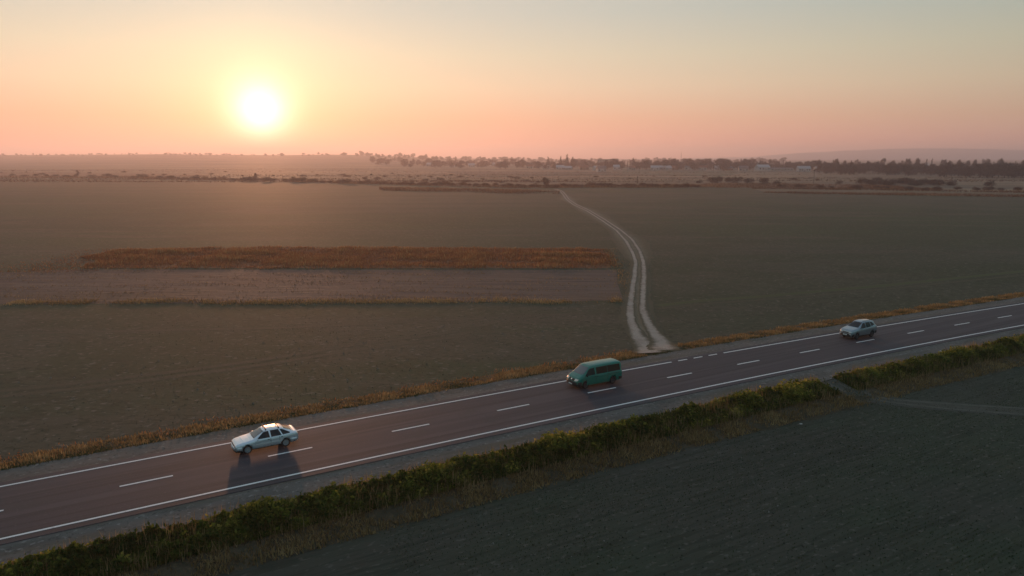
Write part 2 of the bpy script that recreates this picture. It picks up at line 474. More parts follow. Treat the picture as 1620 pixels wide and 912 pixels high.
def ribbon(name, pts, w, z, mat, parent=None, wob=0.12):
    """a ribbon along ground points, widths w per point"""
    pts = np.asarray(pts, float); w = np.asarray(w, float)
    d = np.concatenate([[0], np.cumsum(np.hypot(*np.diff(pts, axis=0).T))])
    n = int(min(700, max(30, d[-1] / 0.7))); q = d[-1] * np.linspace(0, 1, n) ** 1.6
    # smooth curve through the points
    k = len(pts); c = np.stack([np.interp(q, d, pts[:, 0]), np.interp(q, d, pts[:, 1])], -1)
    for _ in range(12):
        c[1:-1] = 0.25 * c[:-2] + 0.5 * c[1:-1] + 0.25 * c[2:]
    ww = np.interp(q, d, w)
    t = np.gradient(c, axis=0); t /= np.linalg.norm(t, axis=1)[:, None]; nn = np.stack([-t[:, 1], t[:, 0]], -1)
    P = np.zeros((n, 5, 3))
    for j, sg in enumerate((-0.75, -0.35, 0, 0.35, 0.75)):
        P[:, j, :2] = c + nn * (sg * ww * (1 + wob * 2 * rough1d(n)))[:, None]
        P[:, j, 2] = z(P[:, j, 0], P[:, j, 1])
    me = grid_mesh(name, P)
    ed = np.tile([1.0, 0.35, 0.0, 0.35, 1.0], (n, 1)); ed[:3] = 1.0; ed[-3:] = 1.0
    me.attributes.new('edge', 'FLOAT', 'POINT').data.foreach_set('value', ed.ravel().astype(np.float32))
    return link(name, me, mat, parent)


def build_tracks():
    Lp = [(1030, 562), (1023, 555), (1021, 551), (1007, 529.6), (998, 508), (996.6, 486.6), (999.7, 462), (1003.7, 437.4), (1005.8, 416), (1001, 400.6), (990.5, 382), (975, 365), (953.6, 350), (929, 334.5), (906, 323.8), (895, 315), (890.7, 308.4), (886, 303), (876, 299)]
    Rp = [(1052, 557), (1050, 551), (1049, 545), (1036.6, 529.6), (1024, 511), (1016.6, 489.6), (1017.5, 462), (1019, 437.4), (1018, 416), (1012, 397.5), (999.7, 379), (981, 363.7), (958, 348.4), (932, 333), (912, 323.8), (900, 316), (895, 308.4), (890, 303), (880, 299)]
    Lw = [spot(*p, N_Z) for p in Lp]; Rw = [spot(*p, N_Z) for p in Rp]
    tz = lambda x, y: np.interp(vof(x, y), [6.3, 7.05, 9.9, 11], [-0.09, -0.095, N_Z + .035, N_Z])
    mid = [((a[0] + b[0]) / 2, (a[1] + b[1]) / 2) for a, b in zip(Lw, Rw)]
    gap = [math.hypot(a[0] - b[0], a[1] - b[1]) for a, b in zip(Lw, Rw)]
    tr = ribbon('dirt_track', mid, [g + 0.9 for g in gap], lambda x, y: tz(x, y) + 0.02, M['track_mid'], None, 0.1); tag(tr, kind='structure')
    wl = [2.3, 2.2, 1.8, 1.3, 1.0, .85, .8, .75, .72] + [.7] * 10
    ribbon('wheel_rut', Lw, wl, lambda x, y: tz(x, y) + 0.045, M['dust'], tr, 0.14)
    ribbon('wheel_rut', Rw, wl, lambda x, y: tz(x, y) + 0.05, M['dust'], tr, 0.14)
    # the field entrance on the south side
    def sz(x, y):
        v = vof(x, y)
        return np.interp(v, [-12.4, -11.4, -9.2, -7.4, -6.8], [S_Z + 0.006, -0.92, -0.47, -0.10, -0.08]) + 0.012
    def dn(p):
        # find the surface point along the sight line by a few fixed-point steps
        z = -0.5
        for _ in range(12):
            x, y = spot(p[0], p[1], z); z = 0.5 * z + 0.5 * float(sz(np.array(x), np.array(y)))
        return (x, y)
    lo = [dn(p) for p in ((1300, 604), (1312, 610), (1338, 620), (1384, 632.6), (1430, 640), (1507, 648), (1620, 656.6), (1760, 664))]
    up = [dn(p) for p in ((1318, 602), (1330, 608), (1372, 625), (1409, 632.6), (1461, 636.5), (1540, 642), (1620, 647), (1760, 653))]
    mid = [((a[0] + b[0]) / 2, (a[1] + b[1]) / 2) for a, b in zip(lo, up)]
    t2 = ribbon('field_track', mid, [1.6] * 8, sz, rut_mat('field_track', (0.07, 0.07, 0.052), (0.09, 0.085, 0.066), (0.062, 0.070, 0.054), (0.082, 0.080, 0.068), 0.1, .8), None, 0.1); tag(t2, kind='structure')
    szz = lambda x, y: sz(x, y) + 0.012
    pale = rut_mat('pale_rut', (0.115, 0.108, 0.088), (0.085, 0.082, 0.064), (0.062, 0.070, 0.054), (0.082, 0.080, 0.068), 0.1, 0.8)
    for pts in (lo, up): ribbon('wheel_rut', pts, [0.7, 0.65, .55, .5, .45, .4, .35, .35], szz, pale, t2, 0.15)
    return mid


S_TRACK = build_tracks()


def tramlines():
    m = rut_mat('tramline_soil', (0.072, 0.066, 0.043), (0.062, 0.060, 0.038), (0.050, 0.056, 0.030), (0.064, 0.060, 0.038), 0.1, 0.8)
    g = rut_mat('tramline_green', (0.052, 0.080, 0.026), (0.06, 0.075, 0.03), (0.060, 0.068, 0.034), (0.074, 0.068, 0.042), 0.1, 0.8)
    for k, (pts, w, mt) in enumerate(((((-60, 625), (150, 604), (400, 572), (560, 546), (760, 520)), .8, m), (((-60, 634), (150, 612), (400, 580), (570, 553), (780, 526)), .8, m),
                                      (((-60, 530), (200, 524), (450, 519), (700, 507), (960, 494)), .8, m), (((1040, 484), (1110, 476), (1210, 469), (1400, 452), (1660, 425)), 1.2, g),
                                      (((1040, 489), (1110, 481), (1230, 473), (1420, 456), (1660, 431)), .7, m), (((560, 335), (700, 333), (900, 331)), 1.5, m), (((1040, 345), (1300, 347), (1660, 352)), 1.5, m))):
        o = ribbon('tramline', [spot(*q, N_Z) for q in pts], [w] * len(pts), lambda x, y: np.full(np.shape(x), N_Z + .006 + .001 * k), mt, None, .15); tag(o, kind='structure')


tramlines()


# ------------------------------------------------------------------ low vegetation (uncountable)
def blades(base, h, w, lean, tint, name, mat, label, cat=None, flat=0.0):
    """one triangle per blade"""
    n = len(base)
    yaw = rng.uniform(0, 2 * math.pi, n); ly = rng.uniform(0, 2 * math.pi, n); le = np.abs(rng.normal(0, lean, n))
    dx = np.stack([np.cos(yaw), np.sin(yaw), np.zeros(n)], -1) * (w / 2)[:, None]
    tip = base + np.stack([np.cos(ly) * le * h, np.sin(ly) * le * h, h * np.sqrt(np.maximum(0.15, 1 - np.minimum(le, 1) ** 2 * 0.7))], -1)
    V = np.stack([base - dx, base + dx, tip], 1).reshape(-1, 3)
    me = mesh_np(name, V, np.arange(3 * n).reshape(-1, 3), tint=tint)
    o = link(name, me, mat); tag(o, label, cat, kind='stuff'); return o


def clump_noise(x, y, sc, seed=0):
    r = np.random.default_rng(100 + seed); s = 0
    for k in range(10):
        a = r.uniform(0, 2 * math.pi); f = sc * r.uniform(0.6, 2.6); p = r.uniform(0, 6.28)
        s = s + np.sin((x * math.cos(a) + y * math.sin(a)) * f + p)
    return s / math.sqrt(10) * 0.8          # about -1..1


def leaves(base, size, tint, name, mat, label, cat):
    """small tilted quads"""
    n = len(base)
    u = rng.normal(size=(n, 3)); u /= np.linalg.norm(u, axis=1)[:, None]
    w = rng.normal(size=(n, 3)); w[:, 2] *= 0.8; v = np.cross(u, w); v /= np.linalg.norm(v, axis=1)[:, None]
    a = u * size[:, None] * 0.5; b = v * size[:, None] * 0.28
    V = np.stack([base - a, base + b, base + a, base - b], 1).reshape(-1, 3)
    o = link(name, mesh_np(name, V, np.arange(4 * n).reshape(-1, 4), tint=tint), mat)
    return tag(o, label, cat, kind='stuff')


def south_bank(x0, x1, nm, lab, seed):
    n = int((x1 - x0) * 2200)
    x = rng.uniform(x0, x1, n); v = rng.uniform(-9.9, -7.3, n)
    p = at(x, v)
    ht = 0.36 + 0.24 * clump_noise(p[:, 0], p[:, 1], 1.1, seed) + 0.20 * clump_noise(p[:, 0], p[:, 1], 3.2, seed + 1) + 0.14 * clump_noise(p[:, 0], p[:, 1], 6.5, seed + 3)
    edge = np.minimum(smooth01(-6.95, -7.9, v), smooth01(-10.0, -9.1, v)) * np.minimum(smooth01(x0, x0 + 1.5, x), smooth01(x1, x1 - 1.5, x))
    ht = np.maximum(0.10, ht * (0.25 + 0.75 * edge))
    z = prof(v) + ht * rng.uniform(0.1, 1.0, n) ** 0.6 + np.where(rng.random(n) < .06, rng.uniform(0, .35, n), 0)
    patch = clump_noise(p[:, 0], p[:, 1], 0.5, seed + 2)
    zt = (z - prof(v)) / ht
    tint = np.clip(0.24 + 0.26 * patch + 0.20 * rng.normal(size=n) + 0.16 * smooth01(-8.8, -7.3, v) + 0.25 * clump_noise(p[:, 0], p[:, 1], 2.2, seed + 7) * zt, 0, 1)  # yellower tint towards the upper road edge paints in sunlit leaf tips
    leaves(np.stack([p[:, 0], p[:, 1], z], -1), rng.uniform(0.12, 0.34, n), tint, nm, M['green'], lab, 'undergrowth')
    # upright stems and seed heads among the leaves
    m = int((x1 - x0) * 130)
    x = rng.uniform(x0, x1, m); v = rng.uniform(-10.2, -7.1, m); p = at(x, v)
    h = rng.uniform(0.5, 1.15, m) * (0.75 + 0.25 * clump_noise(p[:, 0], p[:, 1], 0.9, seed))
    blades(np.stack([p[:, 0], p[:, 1], prof(v)], -1), np.maximum(h, .2), rng.uniform(0.03, 0.06, m), 0.22,
           np.clip(rng.normal(0.5, 0.25, m), 0, 1), 'tall_grass', M['dry'], 'thin straw stalks standing up through ' + lab.split(' ', 1)[1], 'grass')


gap0, gap1 = S_TRACK[1][0] - 5.0, S_TRACK[1][0] - 3.1
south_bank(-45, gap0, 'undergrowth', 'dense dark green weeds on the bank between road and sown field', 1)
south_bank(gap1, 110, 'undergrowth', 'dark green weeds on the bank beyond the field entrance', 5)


def bank_shrubs():
    for k, (x, v, hh, rr, t0, lab) in enumerate((
            (S_TRACK[1][0] - 9.5, -8.6, .95, 1.5, .62, 'yellow-green shrub on the bank just before the field entrance'),
            (S_TRACK[1][0] - 14.0, -8.3, .85, 1.3, .38, 'rounded green shrub on the bank left of the yellow-green one'),
            (-1.0, -8.4, .9, 1.4, .5, 'bushy shrub on the bank below the van, with yellowish leaves'),
            (-9.5, -8.5, .8, 1.2, .42, 'low rounded shrub on the bank below the gap between car and van'),
            (-18.5, -8.5, .95, 1.3, .34, 'dark green shrub on the bank right below the white car'),
            (42.0, -8.6, .9, 1.5, .45, 'olive shrub on the bank beyond the field entrance'))):
        c = at(x, v); z0 = float(prof(v)); root = empty('shrub', (float(c[0]), float(c[1]), z0)); tag(root, lab, 'shrub')
        r = np.random.default_rng(300 + k); n = 1500
        d = r.normal(size=(n, 3)); d /= np.linalg.norm(d, axis=1)[:, None]; lump = 1 + .25 * np.sin(d[:, 0] * 5 + k) * np.cos(d[:, 1] * 6 - k) + .15 * np.sin(d[:, 2] * 9)
        q = d * (r.random(n) ** .35 * lump)[:, None] * (rr, rr * .8, hh * .75) + (0, 0, hh * .55); q = q[q[:, 2] > .03]; n = len(q)
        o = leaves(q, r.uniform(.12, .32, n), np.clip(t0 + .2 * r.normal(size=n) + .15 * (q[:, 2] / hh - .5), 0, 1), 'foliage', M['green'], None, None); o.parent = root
        if 'kind' in o: del o['kind']
        bm = bmesh.new()
        for j in range(9):
            a = j * .7; e = Vector((math.cos(a) * rr * .6, math.sin(a) * rr * .5, hh * r.uniform(.7, 1.15))); b_ = Vector((math.cos(a) * .1, math.sin(a) * .1, -.05)); s_ = Vector((0.02, 0.015, 0))
            vs = [bm.verts.new(b_ - s_), bm.verts.new(b_ + s_), bm.verts.new(e)]; bm.faces.new(vs)
        link('stems', mesh_bm('stems', bm), M['bark'], root)


bank_shrubs()


def fringe(x0, x1, va, vb, dens, h0, h1, mat, nm, lab, seed, zoff=0.0, thr=-0.7, w=(0.05, 0.11), lean=0.45):
    n = int((x1 - x0) * abs(vb - va) * dens)
    x = rng.uniform(x0, x1, n); v = va + (vb - va) * rng.beta(1.6, 1.6, n); p = at(x, v)
    c = clump_noise(p[:, 0], p[:, 1], 0.8, seed) + 0.6 * clump_noise(p[:, 0], p[:, 1], 2.6, seed + 1)
    k = c > thr + 0.5 * rng.normal(size=n)
    x, v, p, c = x[k], v[k], p[k], c[k]; n = len(x)
    h = rng.uniform(h0, h1, n) * (0.85 + 0.25 * np.clip(c, -1, 1.6))
    blades(np.stack([p[:, 0], p[:, 1], prof(v) + zoff], -1), h, rng.uniform(*w, n), lean, np.clip(0.45 + 0.18 * c + 0.2 * rng.normal(size=n), 0, 1), nm, mat, lab, 'grass')


fringe(-45, gap0 + 0.3, -12.1, -9.4, 130, 0.08, 0.46, M['dry'], 'dry_grass', 'straw coloured dry grass at the foot of the green bank', 21)
fringe(gap1 + 2.0, 110, -12.1, -9.4, 110, 0.08, 0.38, M['dry'], 'dry_grass', 'dull dry grass at the foot of the bank beyond the field entrance', 23)
fringe(gap0 - 1.5, gap1 + 2.5, -12.0, -7.0, 70, 0.05, 0.22, M['seed'], 'low_grass', 'short green grass in the field entrance between the two banks', 27, thr=-.2)
fringe(gap0 - 1.0, gap1 + 3.0, -12.6, -8.0, 40, 0.10, 0.40, M['dry'], 'dry_grass', 'sparse straw in the field entrance between the two banks', 28, thr=0.0)
tx0, tx1 = spot(1016, 556)[0] + 3.9, spot(1074, 549)[0] + 3.9
fringe(-70, tx0, 6.9, 10.2, 120, 0.06, 0.34, M['dry'], 'dry_grass', 'golden dry grass along the far shoulder, on the white car side of the dirt track', 31)
fringe(tx1 + 0.5, 130, 6.9, 10.2, 120, 0.06, 0.36, M['dry'], 'dry_grass', 'brownish dry grass along the far shoulder beyond the dirt track', 33)
fringe(-70, tx0, 7.4, 11.2, 18, 0.06, 0.28, M['rust'], 'dry_weeds', 'reddish dry weeds behind the golden grass of the far shoulder', 35, thr=0.1)
fringe(-70, 130, 6.7, 9.0, 150, 0.05, 0.20, M['seed'], 'low_grass', 'low green grass along the outer edge of the far gravel shoulder', 37, thr=0.2)


def scatter_poly(n, x0, x1, y0, y1, inside):
    x = rng.uniform(x0, x1, n); y = rng.uniform(y0, y1, n); k = inside(x, y)
    return x[k], y[k]


def build_reeds():
    x, y = scatter_poly(120000, -96, 22, 133, 172, lambda x, y: (y > 135 + 0.5 * np.sin(x * .7)) & (y < np.interp(x, [-92, -60, 21], [163, 170, 164.5])) & (x < 19.4 + (y - 135) * .07 + 0.7 * rng.normal(size=len(x))) &
                        (x > -83 - (y - 136) * .20 - 4 * clump_noise(y, x * 0, .3, 3)) & (clump_noise(x, y, .5, 8) + np.minimum(y - 135, 168 - y) * .35 > 0.6 + rng.normal(size=len(x))))
    c = clump_noise(x, y, 0.35, 40) + 0.6 * clump_noise(x, y, 1.4, 41)
    n = len(x); h = np.maximum(0.08, 0.36 + 0.20 * c + 0.12 * rng.normal(size=n))
    t = np.clip(0.42 + 0.16 * c + 0.20 * rng.normal(size=n), 0, 1)
    blades(np.stack([x, y, np.full(n, N_Z)], -1), h, rng.uniform(0.06, 0.14, n), 0.30, t, 'tall_weeds', M['rust'], 'broad band of rust brown dry weeds in the middle of the crop field', 'weeds')
    ex = rng.uniform(-100, -76, 5200); ey = rng.uniform(131, 165, 5200); kx = ex > -93 + 4 * rng.normal(size=5200) - (ey - 131) * -.05; ex, ey = ex[kx], ey[kx]; m = len(ex)
    blades(np.stack([ex, ey, np.full(m, N_Z)], -1), rng.uniform(.08, .3, m), rng.uniform(.08, .18, m), .5, np.clip(rng.normal(.4, .25, m), 0, 1), 'sparse_weeds', M['rust'], 'sparse low weeds where the rust brown band tapers out at its left end', 'weeds')
    # pale flattened straw heads on top
    k = rng.random(n) < 0.09 * (1 + np.clip(c, -1, 1)); m = k.sum()
    blades(np.stack([x[k], y[k], np.full(m, N_Z)], -1), h[k] * 1.15, rng.uniform(0.10, 0.22, m), 0.4, np.clip(rng.normal(.6, .25, m), 0, 1), 'straw_tufts', M['dry'], 'pale straw tufts sticking out of the rust brown weed band', 'grass')
    # grass line along the near edge of the ploughed strip
    x = rng.uniform(-72, 16, 16000); c = clump_noise(x, x * 0, 0.35, 44) + 0.5 * clump_noise(x, x * 0, 1.6, 45)
    k = c > np.interp(x, [-72, -64, -20, 0, 16], [0.2, -1.2, -0.5, 0.1, -0.2]) + 0.4 * rng.normal(size=len(x)); x = x[k]; c = c[k]; n = len(x)
    y = 102.2 + (x + 27) * .03 * (x > -27) + rng.normal(0, 0.6, n) + 0.9 * np.abs(rng.normal(0, 1.5, n)) + 0.7 * clump_noise(x, x * 0, .25, 48)
    blades(np.stack([x, y, np.full(n, N_Z)], -1), rng.uniform(.08, .36, n), rng.uniform(.06, .12, n), 0.6, np.clip(.6 + .2 * c + .2 * rng.normal(size=n), 0, 1), 'dry_grass', M['dry'], 'thin line of golden grass along the near edge of the ploughed strip', 'grass')
    # weeds spread over the ploughed strip
    x, y = scatter_poly(26000, -110, 19, 103, 134, lambda x, y: clump_noise(x * .25, y * 2.2, 0.6, 47) > 0.35 + 0.5 * rng.normal(size=len(x)))
    n = len(x)
    blades(np.stack([x, y, np.full(n, N_Z)], -1), rng.uniform(.08, .28, n), rng.uniform(.06, .14, n), 0.6, np.clip(rng.normal(.4, .25, n), 0, 1), 'stubble', M['dry'], 'short dry stubble left in rows on the ploughed strip', 'stubble')
    # fringe at the right end of the weed band, by the track
    y = rng.uniform(118, 166, 700); x = np.interp(y, [112, 135, 166], [17.8, 19.8, 21.8]) + rng.normal(0, 0.8, len(y)); n = len(y)
    blades(np.stack([x, y, np.full(n, N_Z)], -1), rng.uniform(.1, .35, n), rng.uniform(.06, .13, n), 0.5, np.clip(rng.normal(.55, .25, n), 0, 1), 'dry_grass', M['dry'], 'straw fringe where the rust brown weeds end beside the dirt track', 'grass')


build_reeds()


def build_seedlings():
    # rows of winter cereal on the near field, drilled parallel to the road
    n = 170000
    x = rng.uniform(-14, 80, n); row = rng.integers(0, 150, n); v = -12.3 - row * 0.28 + rng.normal(0, 0.035, n)
    p = at(x, v); keep = (p[:, 1] > 24) & (np.abs(p[:, 0]) < p[:, 1] * 0.82)
    c = clump_noise(p[:, 0], p[:, 1], 0.25, 50) + 0.7 * clump_noise(p[:, 0], p[:, 1], 0.9, 51)
    keep &= c > -0.2 + 0.6 * rng.normal(size=n)
    p = p[keep]; n = len(p)
    blades(np.stack([p[:, 0], p[:, 1], np.full(n, S_Z)], -1), rng.uniform(.05, .13, n), rng.uniform(.025, .05, n), 0.6, np.clip(rng.normal(.4, .25, n), 0, 1), 'seedlings', M['seed'], 'sparse green seedlings in drilled rows on the near field', 'seedlings')
    # clods and pale stones
    def stones(n, fx, fy, z, s0, s1, nm, lab):
        T = np.array([[1, 0, 0], [-.5, .8, 0], [-.6, -.7, 0], [0, 0, .8]], float)
        sz = s0 + (s1 - s0) * rng.random(n) ** 3
        V = (T[None] * sz[:, None, None]) * rng.uniform(.7, 1.3, (n, 4, 3)); a = rng.uniform(0, 6.28, n); ca, sa = np.cos(a), np.sin(a)
        X = V[:, :, 0] * ca[:, None] - V[:, :, 1] * sa[:, None]; Y = V[:, :, 0] * sa[:, None] + V[:, :, 1] * ca[:, None]
        V = np.stack([X + fx[:, None], Y + fy[:, None], V[:, :, 2] + z], -1).reshape(-1, 3)
        b = (np.arange(n) * 4)[:, None]
        Fc = np.concatenate([b + [0, 1, 3], b + [1, 2, 3], b + [2, 0, 3]], 0)
        return tag(link(nm, mesh_np(nm, V, Fc), M['stone'] if 'stone' in nm else (M['field_s'] if z < -.6 else M['field_n'])), lab, 'stones' if 'stone' in nm else 'soil', kind='stuff')
    n = 500; x = rng.uniform(-12, 75, n); v = rng.uniform(-45, -12.2, n); p = at(x, v)
    stones(n, p[:, 0], p[:, 1], S_Z, .02, .10, 'stones', 'small pale stones scattered over the near sown field')
    n = 26000; x = rng.uniform(-14, 75, n); v = rng.uniform(-48, -12.0, n); p = at(x, v)
    stones(n, p[:, 0], p[:, 1], S_Z - .005, .03, .10, 'clods', 'crumbled dark soil clods over the near sown field')
    n = 700; x = rng.uniform(-60, 60, n); v = rng.uniform(10, 34, n) ; p = at(x, v)
    stones(n, p[:, 0], p[:, 1], N_Z, .03, .13, 'stones', 'small pale stones on the bare soil behind the far shoulder')
    n = 30000; x = rng.uniform(-70, 120, n); v = 9.8 + 55 * rng.random(n) ** 1.6; p = at(x, v)
    stones(n, p[:, 0], p[:, 1], N_Z - .01, .025, .075, 'clods', 'crumbled soil clods over the crop field behind the far shoulder')
    n = 2600; x = rng.uniform(-60, 110, n); v = np.where(rng.random(n) < .5, rng.uniform(4.8, 6.9, n), rng.uniform(-7.3, -4.8, n)); p = at(x, v)
    stones(n, p[:, 0], p[:, 1], -0.06, .02, .07, 'stones', 'loose stones lying on the gravel shoulders')


build_seedlings()


# ------------------------------------------------------------------ vehicles
V = {}
V['white'] = plain('white_car_paint', (0.84, 0.87, 0.90), 0.36, 0.62, 0.3)
V['teal'] = plain('green_van_paint', (0.002, 0.19, 0.138), 0.34, 0.0, 0.3)
V['silver'] = plain('silver_car_paint', (0.33, 0.37, 0.40), 0.30, 0.65, 0.5)
V['glass'] = plain('window_glass', (0.014, 0.016, 0.018), 0.05, 0.0, 0.0, 0.4)
V['screen'] = plain('windscreen_glass', (0.11, 0.115, 0.115), 0.04, 0.0, 0.0, 1.0)  # pale base colour paints in the reflected sunset sky and lit interior
V['tint'] = plain('tinted_glass', (0.020, 0.014, 0.011), 0.08, 0.0, 0.0, 0.3)
V['trim'] = plain('black_trim', (0.018, 0.018, 0.019), 0.55)
V['under'] = plain('underbody', (0.012, 0.012, 0.012), 0.8)
V['rubber'] = plain('tyre_rubber', (0.016, 0.016, 0.017), 0.8)
V['rim'] = plain('wheel_metal', (0.42, 0.43, 0.44), 0.45, 0.3)
V['rim_dark'] = plain('dark_wheel_metal', (0.09, 0.09, 0.095), 0.45, 0.6)
V['chrome'] = plain('chrome', (0.7, 0.7, 0.7), 0.15, 1.0)
V['lamp'] = plain('lamp_glass', (0.75, 0.74, 0.70), 0.12, 0.0, 0.8)
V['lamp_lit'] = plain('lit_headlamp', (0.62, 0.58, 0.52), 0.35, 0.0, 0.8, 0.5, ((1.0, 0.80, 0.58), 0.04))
V['lamp_off'] = plain('dark_headlamp', (0.16, 0.17, 0.18), 0.1, 0.2, 0.8)
V['red'] = plain('tail_lamp', (0.30, 0.012, 0.010), 0.2, 0.0, 0.6)
V['amber'] = plain('indicator_lamp', (0.55, 0.17, 0.02), 0.2, 0.0, 0.6)
V['plate'] = plain('number_plate', (0.72, 0.72, 0.70), 0.5)


def body_mesh(name, st, crown=0.02, n=64, round_=0.07):
    """closed lofted shell; st rows: x, zb, zbelt, ztop, w, wt"""
    st = np.array(sorted(st), float)
    xs = np.unique(np.concatenate([np.linspace(st[0, 0], st[-1, 0], n), st[:, 0]]))
    par = np.stack([np.interp(xs, st[:, 0], st[:, k]) for k in range(1, 6)], -1)
    for _ in range(2):
        q = par.copy(); q[1:-1] = 0.22 * par[:-2] + 0.56 * par[1:-1] + 0.22 * par[2:]; par = q
    rings = []
    for x, (zb, zl, zt, w, wt) in zip(xs, par):
        h = zt - zl; r = min(1.0, h / 0.4)
        yb = 0.955 * w
        half = [(0, zb), (0.5 * w, zb), (0.84 * w, zb), (0.95 * w, zb + 0.05), (0.985 * w, zb + 0.16), (1.0 * w, zb + (zl - zb) * 0.45), (1.0 * w, zb + (zl - zb) * 0.72),
                (0.985 * w, zl - 0.035), (yb, zl + 0.0), (yb + (wt - yb) * 0.5, zl + h * (0.47)), (wt + (yb - wt) * 0.04, zl + h * (1 - 0.17 * r) - 0.01 * (1 - r)), (wt - 0.045 * r, zl + h * (1 - 0.065 * r)),
                (wt - 0.15 * r - 0.05 * (1 - r), zl + h * (1 - 0.012 * r)), (wt * 0.45, zt + crown * 0.8), (0, zt + crown)]
        ring = [(x, y, z) for y, z in half] + [(x, -y, z) for y, z in half[-2:0:-1]]
        rings.append(ring)
    bm = bmesh.new()
    R = [[bm.verts.new(p) for p in ring] for ring in rings]
    m = len(R[0])
    for a, b in zip(R[:-1], R[1:]):
        for k in range(m): bm.faces.new((a[k], a[(k + 1) % m], b[(k + 1) % m], b[k]))
    bm.faces.new(R[0]); bm.faces.new(R[-1][::-1])
    bmesh.ops.recalc_face_normals(bm, faces=bm.faces[:])
    return mesh_bm(name, bm, True)


def cut_arches(me, wheels, r, half_w):
    """cut wheel openings with an exact boolean, evaluated to plain mesh data"""
    o = bpy.data.objects.new('shell', me); COL.objects.link(o)
    bm = bmesh.new()
    for wx in wheels:
        for s in (-1, 1):
            bmesh.ops.create_cone(bm, cap_ends=True, segments=28, radius1=r, radius2=r, depth=0.5,
                                  matrix=Matrix.Translation((wx, s * (half_w + 0.02), r * 0.93)) @ Matrix.Rotation(math.pi / 2, 4, 'X'))
    c = bpy.data.objects.new('cutter', mesh_bm('cutter', bm)); COL.objects.link(c)
    md = o.modifiers.new('b', 'BOOLEAN'); md.object = c; md.operation = 'DIFFERENCE'; md.solver = 'EXACT'
    dg = bpy.context.evaluated_depsgraph_get()
    out = bpy.data.meshes.new_from_object(o.evaluated_get(dg))
    bpy.data.objects.remove(o); bpy.data.objects.remove(c)
    return out


class Builder:
    def __init__(self, root, shell):
        self.root = root
        bm = bmesh.new(); bm.from_mesh(shell)
        self.bvh = BVHTree.FromBMesh(bm); bm.free()

    def hit(self, axis, a, b):
        if axis == 'side': o, d = Vector((a, 4, b)), Vector((0, -1, 0))
        elif axis == 'side-': o, d = Vector((a, -4, b)), Vector((0, 1, 0))
        elif axis == 'top': o, d = Vector((a, b, 5)), Vector((0, 0, -1))
        elif axis == 'front': o, d = Vector((6, a, b)), Vector((-1, 0, 0))
        else: o, d = Vector((-6, a, b)), Vector((1, 0, 0))
        p, n, i, t = self.bvh.ray_cast(o, d)
        if p is None: p, n, i, t = self.bvh.find_nearest(o + d * 4)
        return p, n

    def panel(self, name, outline, axis, mat, parent=None, eps=0.008, cuts=3, depth=0.03):
        """a thin pressed panel following the body under a flat outline"""
        bm = bmesh.new()
        f = bm.faces.new([bm.verts.new((p[0], p[1], 0)) for p in outline])
        bmesh.ops.triangulate(bm, faces=[f])
        bmesh.ops.subdivide_edges(bm, edges=bm.edges[:], cuts=cuts, use_grid_fill=True)
        for v in bm.verts:
            p, n = self.hit(axis, v.co.x, v.co.y)
            v.co = p + n * eps
        bmesh.ops.recalc_face_normals(bm, faces=bm.faces[:])
        bm.normal_update()
        src = {'side': Vector((0, 1, 0)), 'side-': Vector((0, -1, 0)), 'top': Vector((0, 0, 1)), 'front': Vector((1, 0, 0)), 'rear': Vector((-1, 0, 0))}[axis]
        s = sum((f.normal.dot(src) for f in bm.faces), 0.0)
        if s < 0: bmesh.ops.reverse_faces(bm, faces=bm.faces[:])
        be = [e for e in bm.edges if e.is_boundary]
        ex = bmesh.ops.extrude_edge_only(bm, edges=be)
        for v in [g for g in ex['geom'] if isinstance(g, bmesh.types.BMVert)]: v.co -= src * depth
        return link(name, mesh_bm(name, bm), mat, parent or self.root)

    def both(self, name, outline, mat, parents=(None, None), **k):
        return [self.panel(name, outline, 'side', mat, parents[0], **k), self.panel(name, outline, 'side-', mat, parents[1], **k)]

    def box(self, name, c, s, mat, parent=None, bev=0.015, rot=None):
        bm = bmesh.new(); box(bm, c, s, rot)
        if bev: bmesh.ops.bevel(bm, geom=bm.edges[:], offset=bev, segments=2, affect='EDGES')
        return link(name, mesh_bm(name, bm), mat, parent or self.root)

    def loft_bar(self, name, pts, mat, r=(0.06, 0.09)):
        """a bumper-like bar: rounded section swept along (x, y, z) points"""
        bm = bmesh.new(); R = []
        pts = [Vector(p) for p in pts]
        for k, p in enumerate(pts):
            t = (pts[min(k + 1, len(pts) - 1)] - pts[max(k - 1, 0)]).normalized(); s = t.cross(Vector((0, 0, 1))).normalized()
            R.append([bm.verts.new(p + s * (r[0] * math.cos(a)) + Vector((0, 0, r[1] * math.copysign(abs(math.sin(a)) ** 0.6, math.sin(a))))) for a in [2 * math.pi * j / 12 for j in range(12)]])
        for a, b in zip(R[:-1], R[1:]):
            for j in range(12): bm.faces.new((a[j], a[(j + 1) % 12], b[(j + 1) % 12], b[j]))
        bm.faces.new(R[0]); bm.faces.new(R[-1][::-1]); bmesh.ops.recalc_face_normals(bm, faces=bm.faces[:])
        return link(name, mesh_bm(name, bm, True), mat, self.root)


def lathe(profile, seg=28):
    """revolve (r, y) around the Y axis"""
    bm = bmesh.new(); R = []
    for k in range(seg):
        a = 2 * math.pi * k / seg
        R.append([bm.verts.new((r * math.cos(a), y, r * math.sin(a))) for r, y in profile])
    for k in range(seg):
        a, b = R[k], R[(k + 1) % seg]
        for j in range(len(profile) - 1): bm.faces.new((a[j], a[j + 1], b[j + 1], b[j]))
    bmesh.ops.recalc_face_normals(bm, faces=bm.faces[:])
    return bm


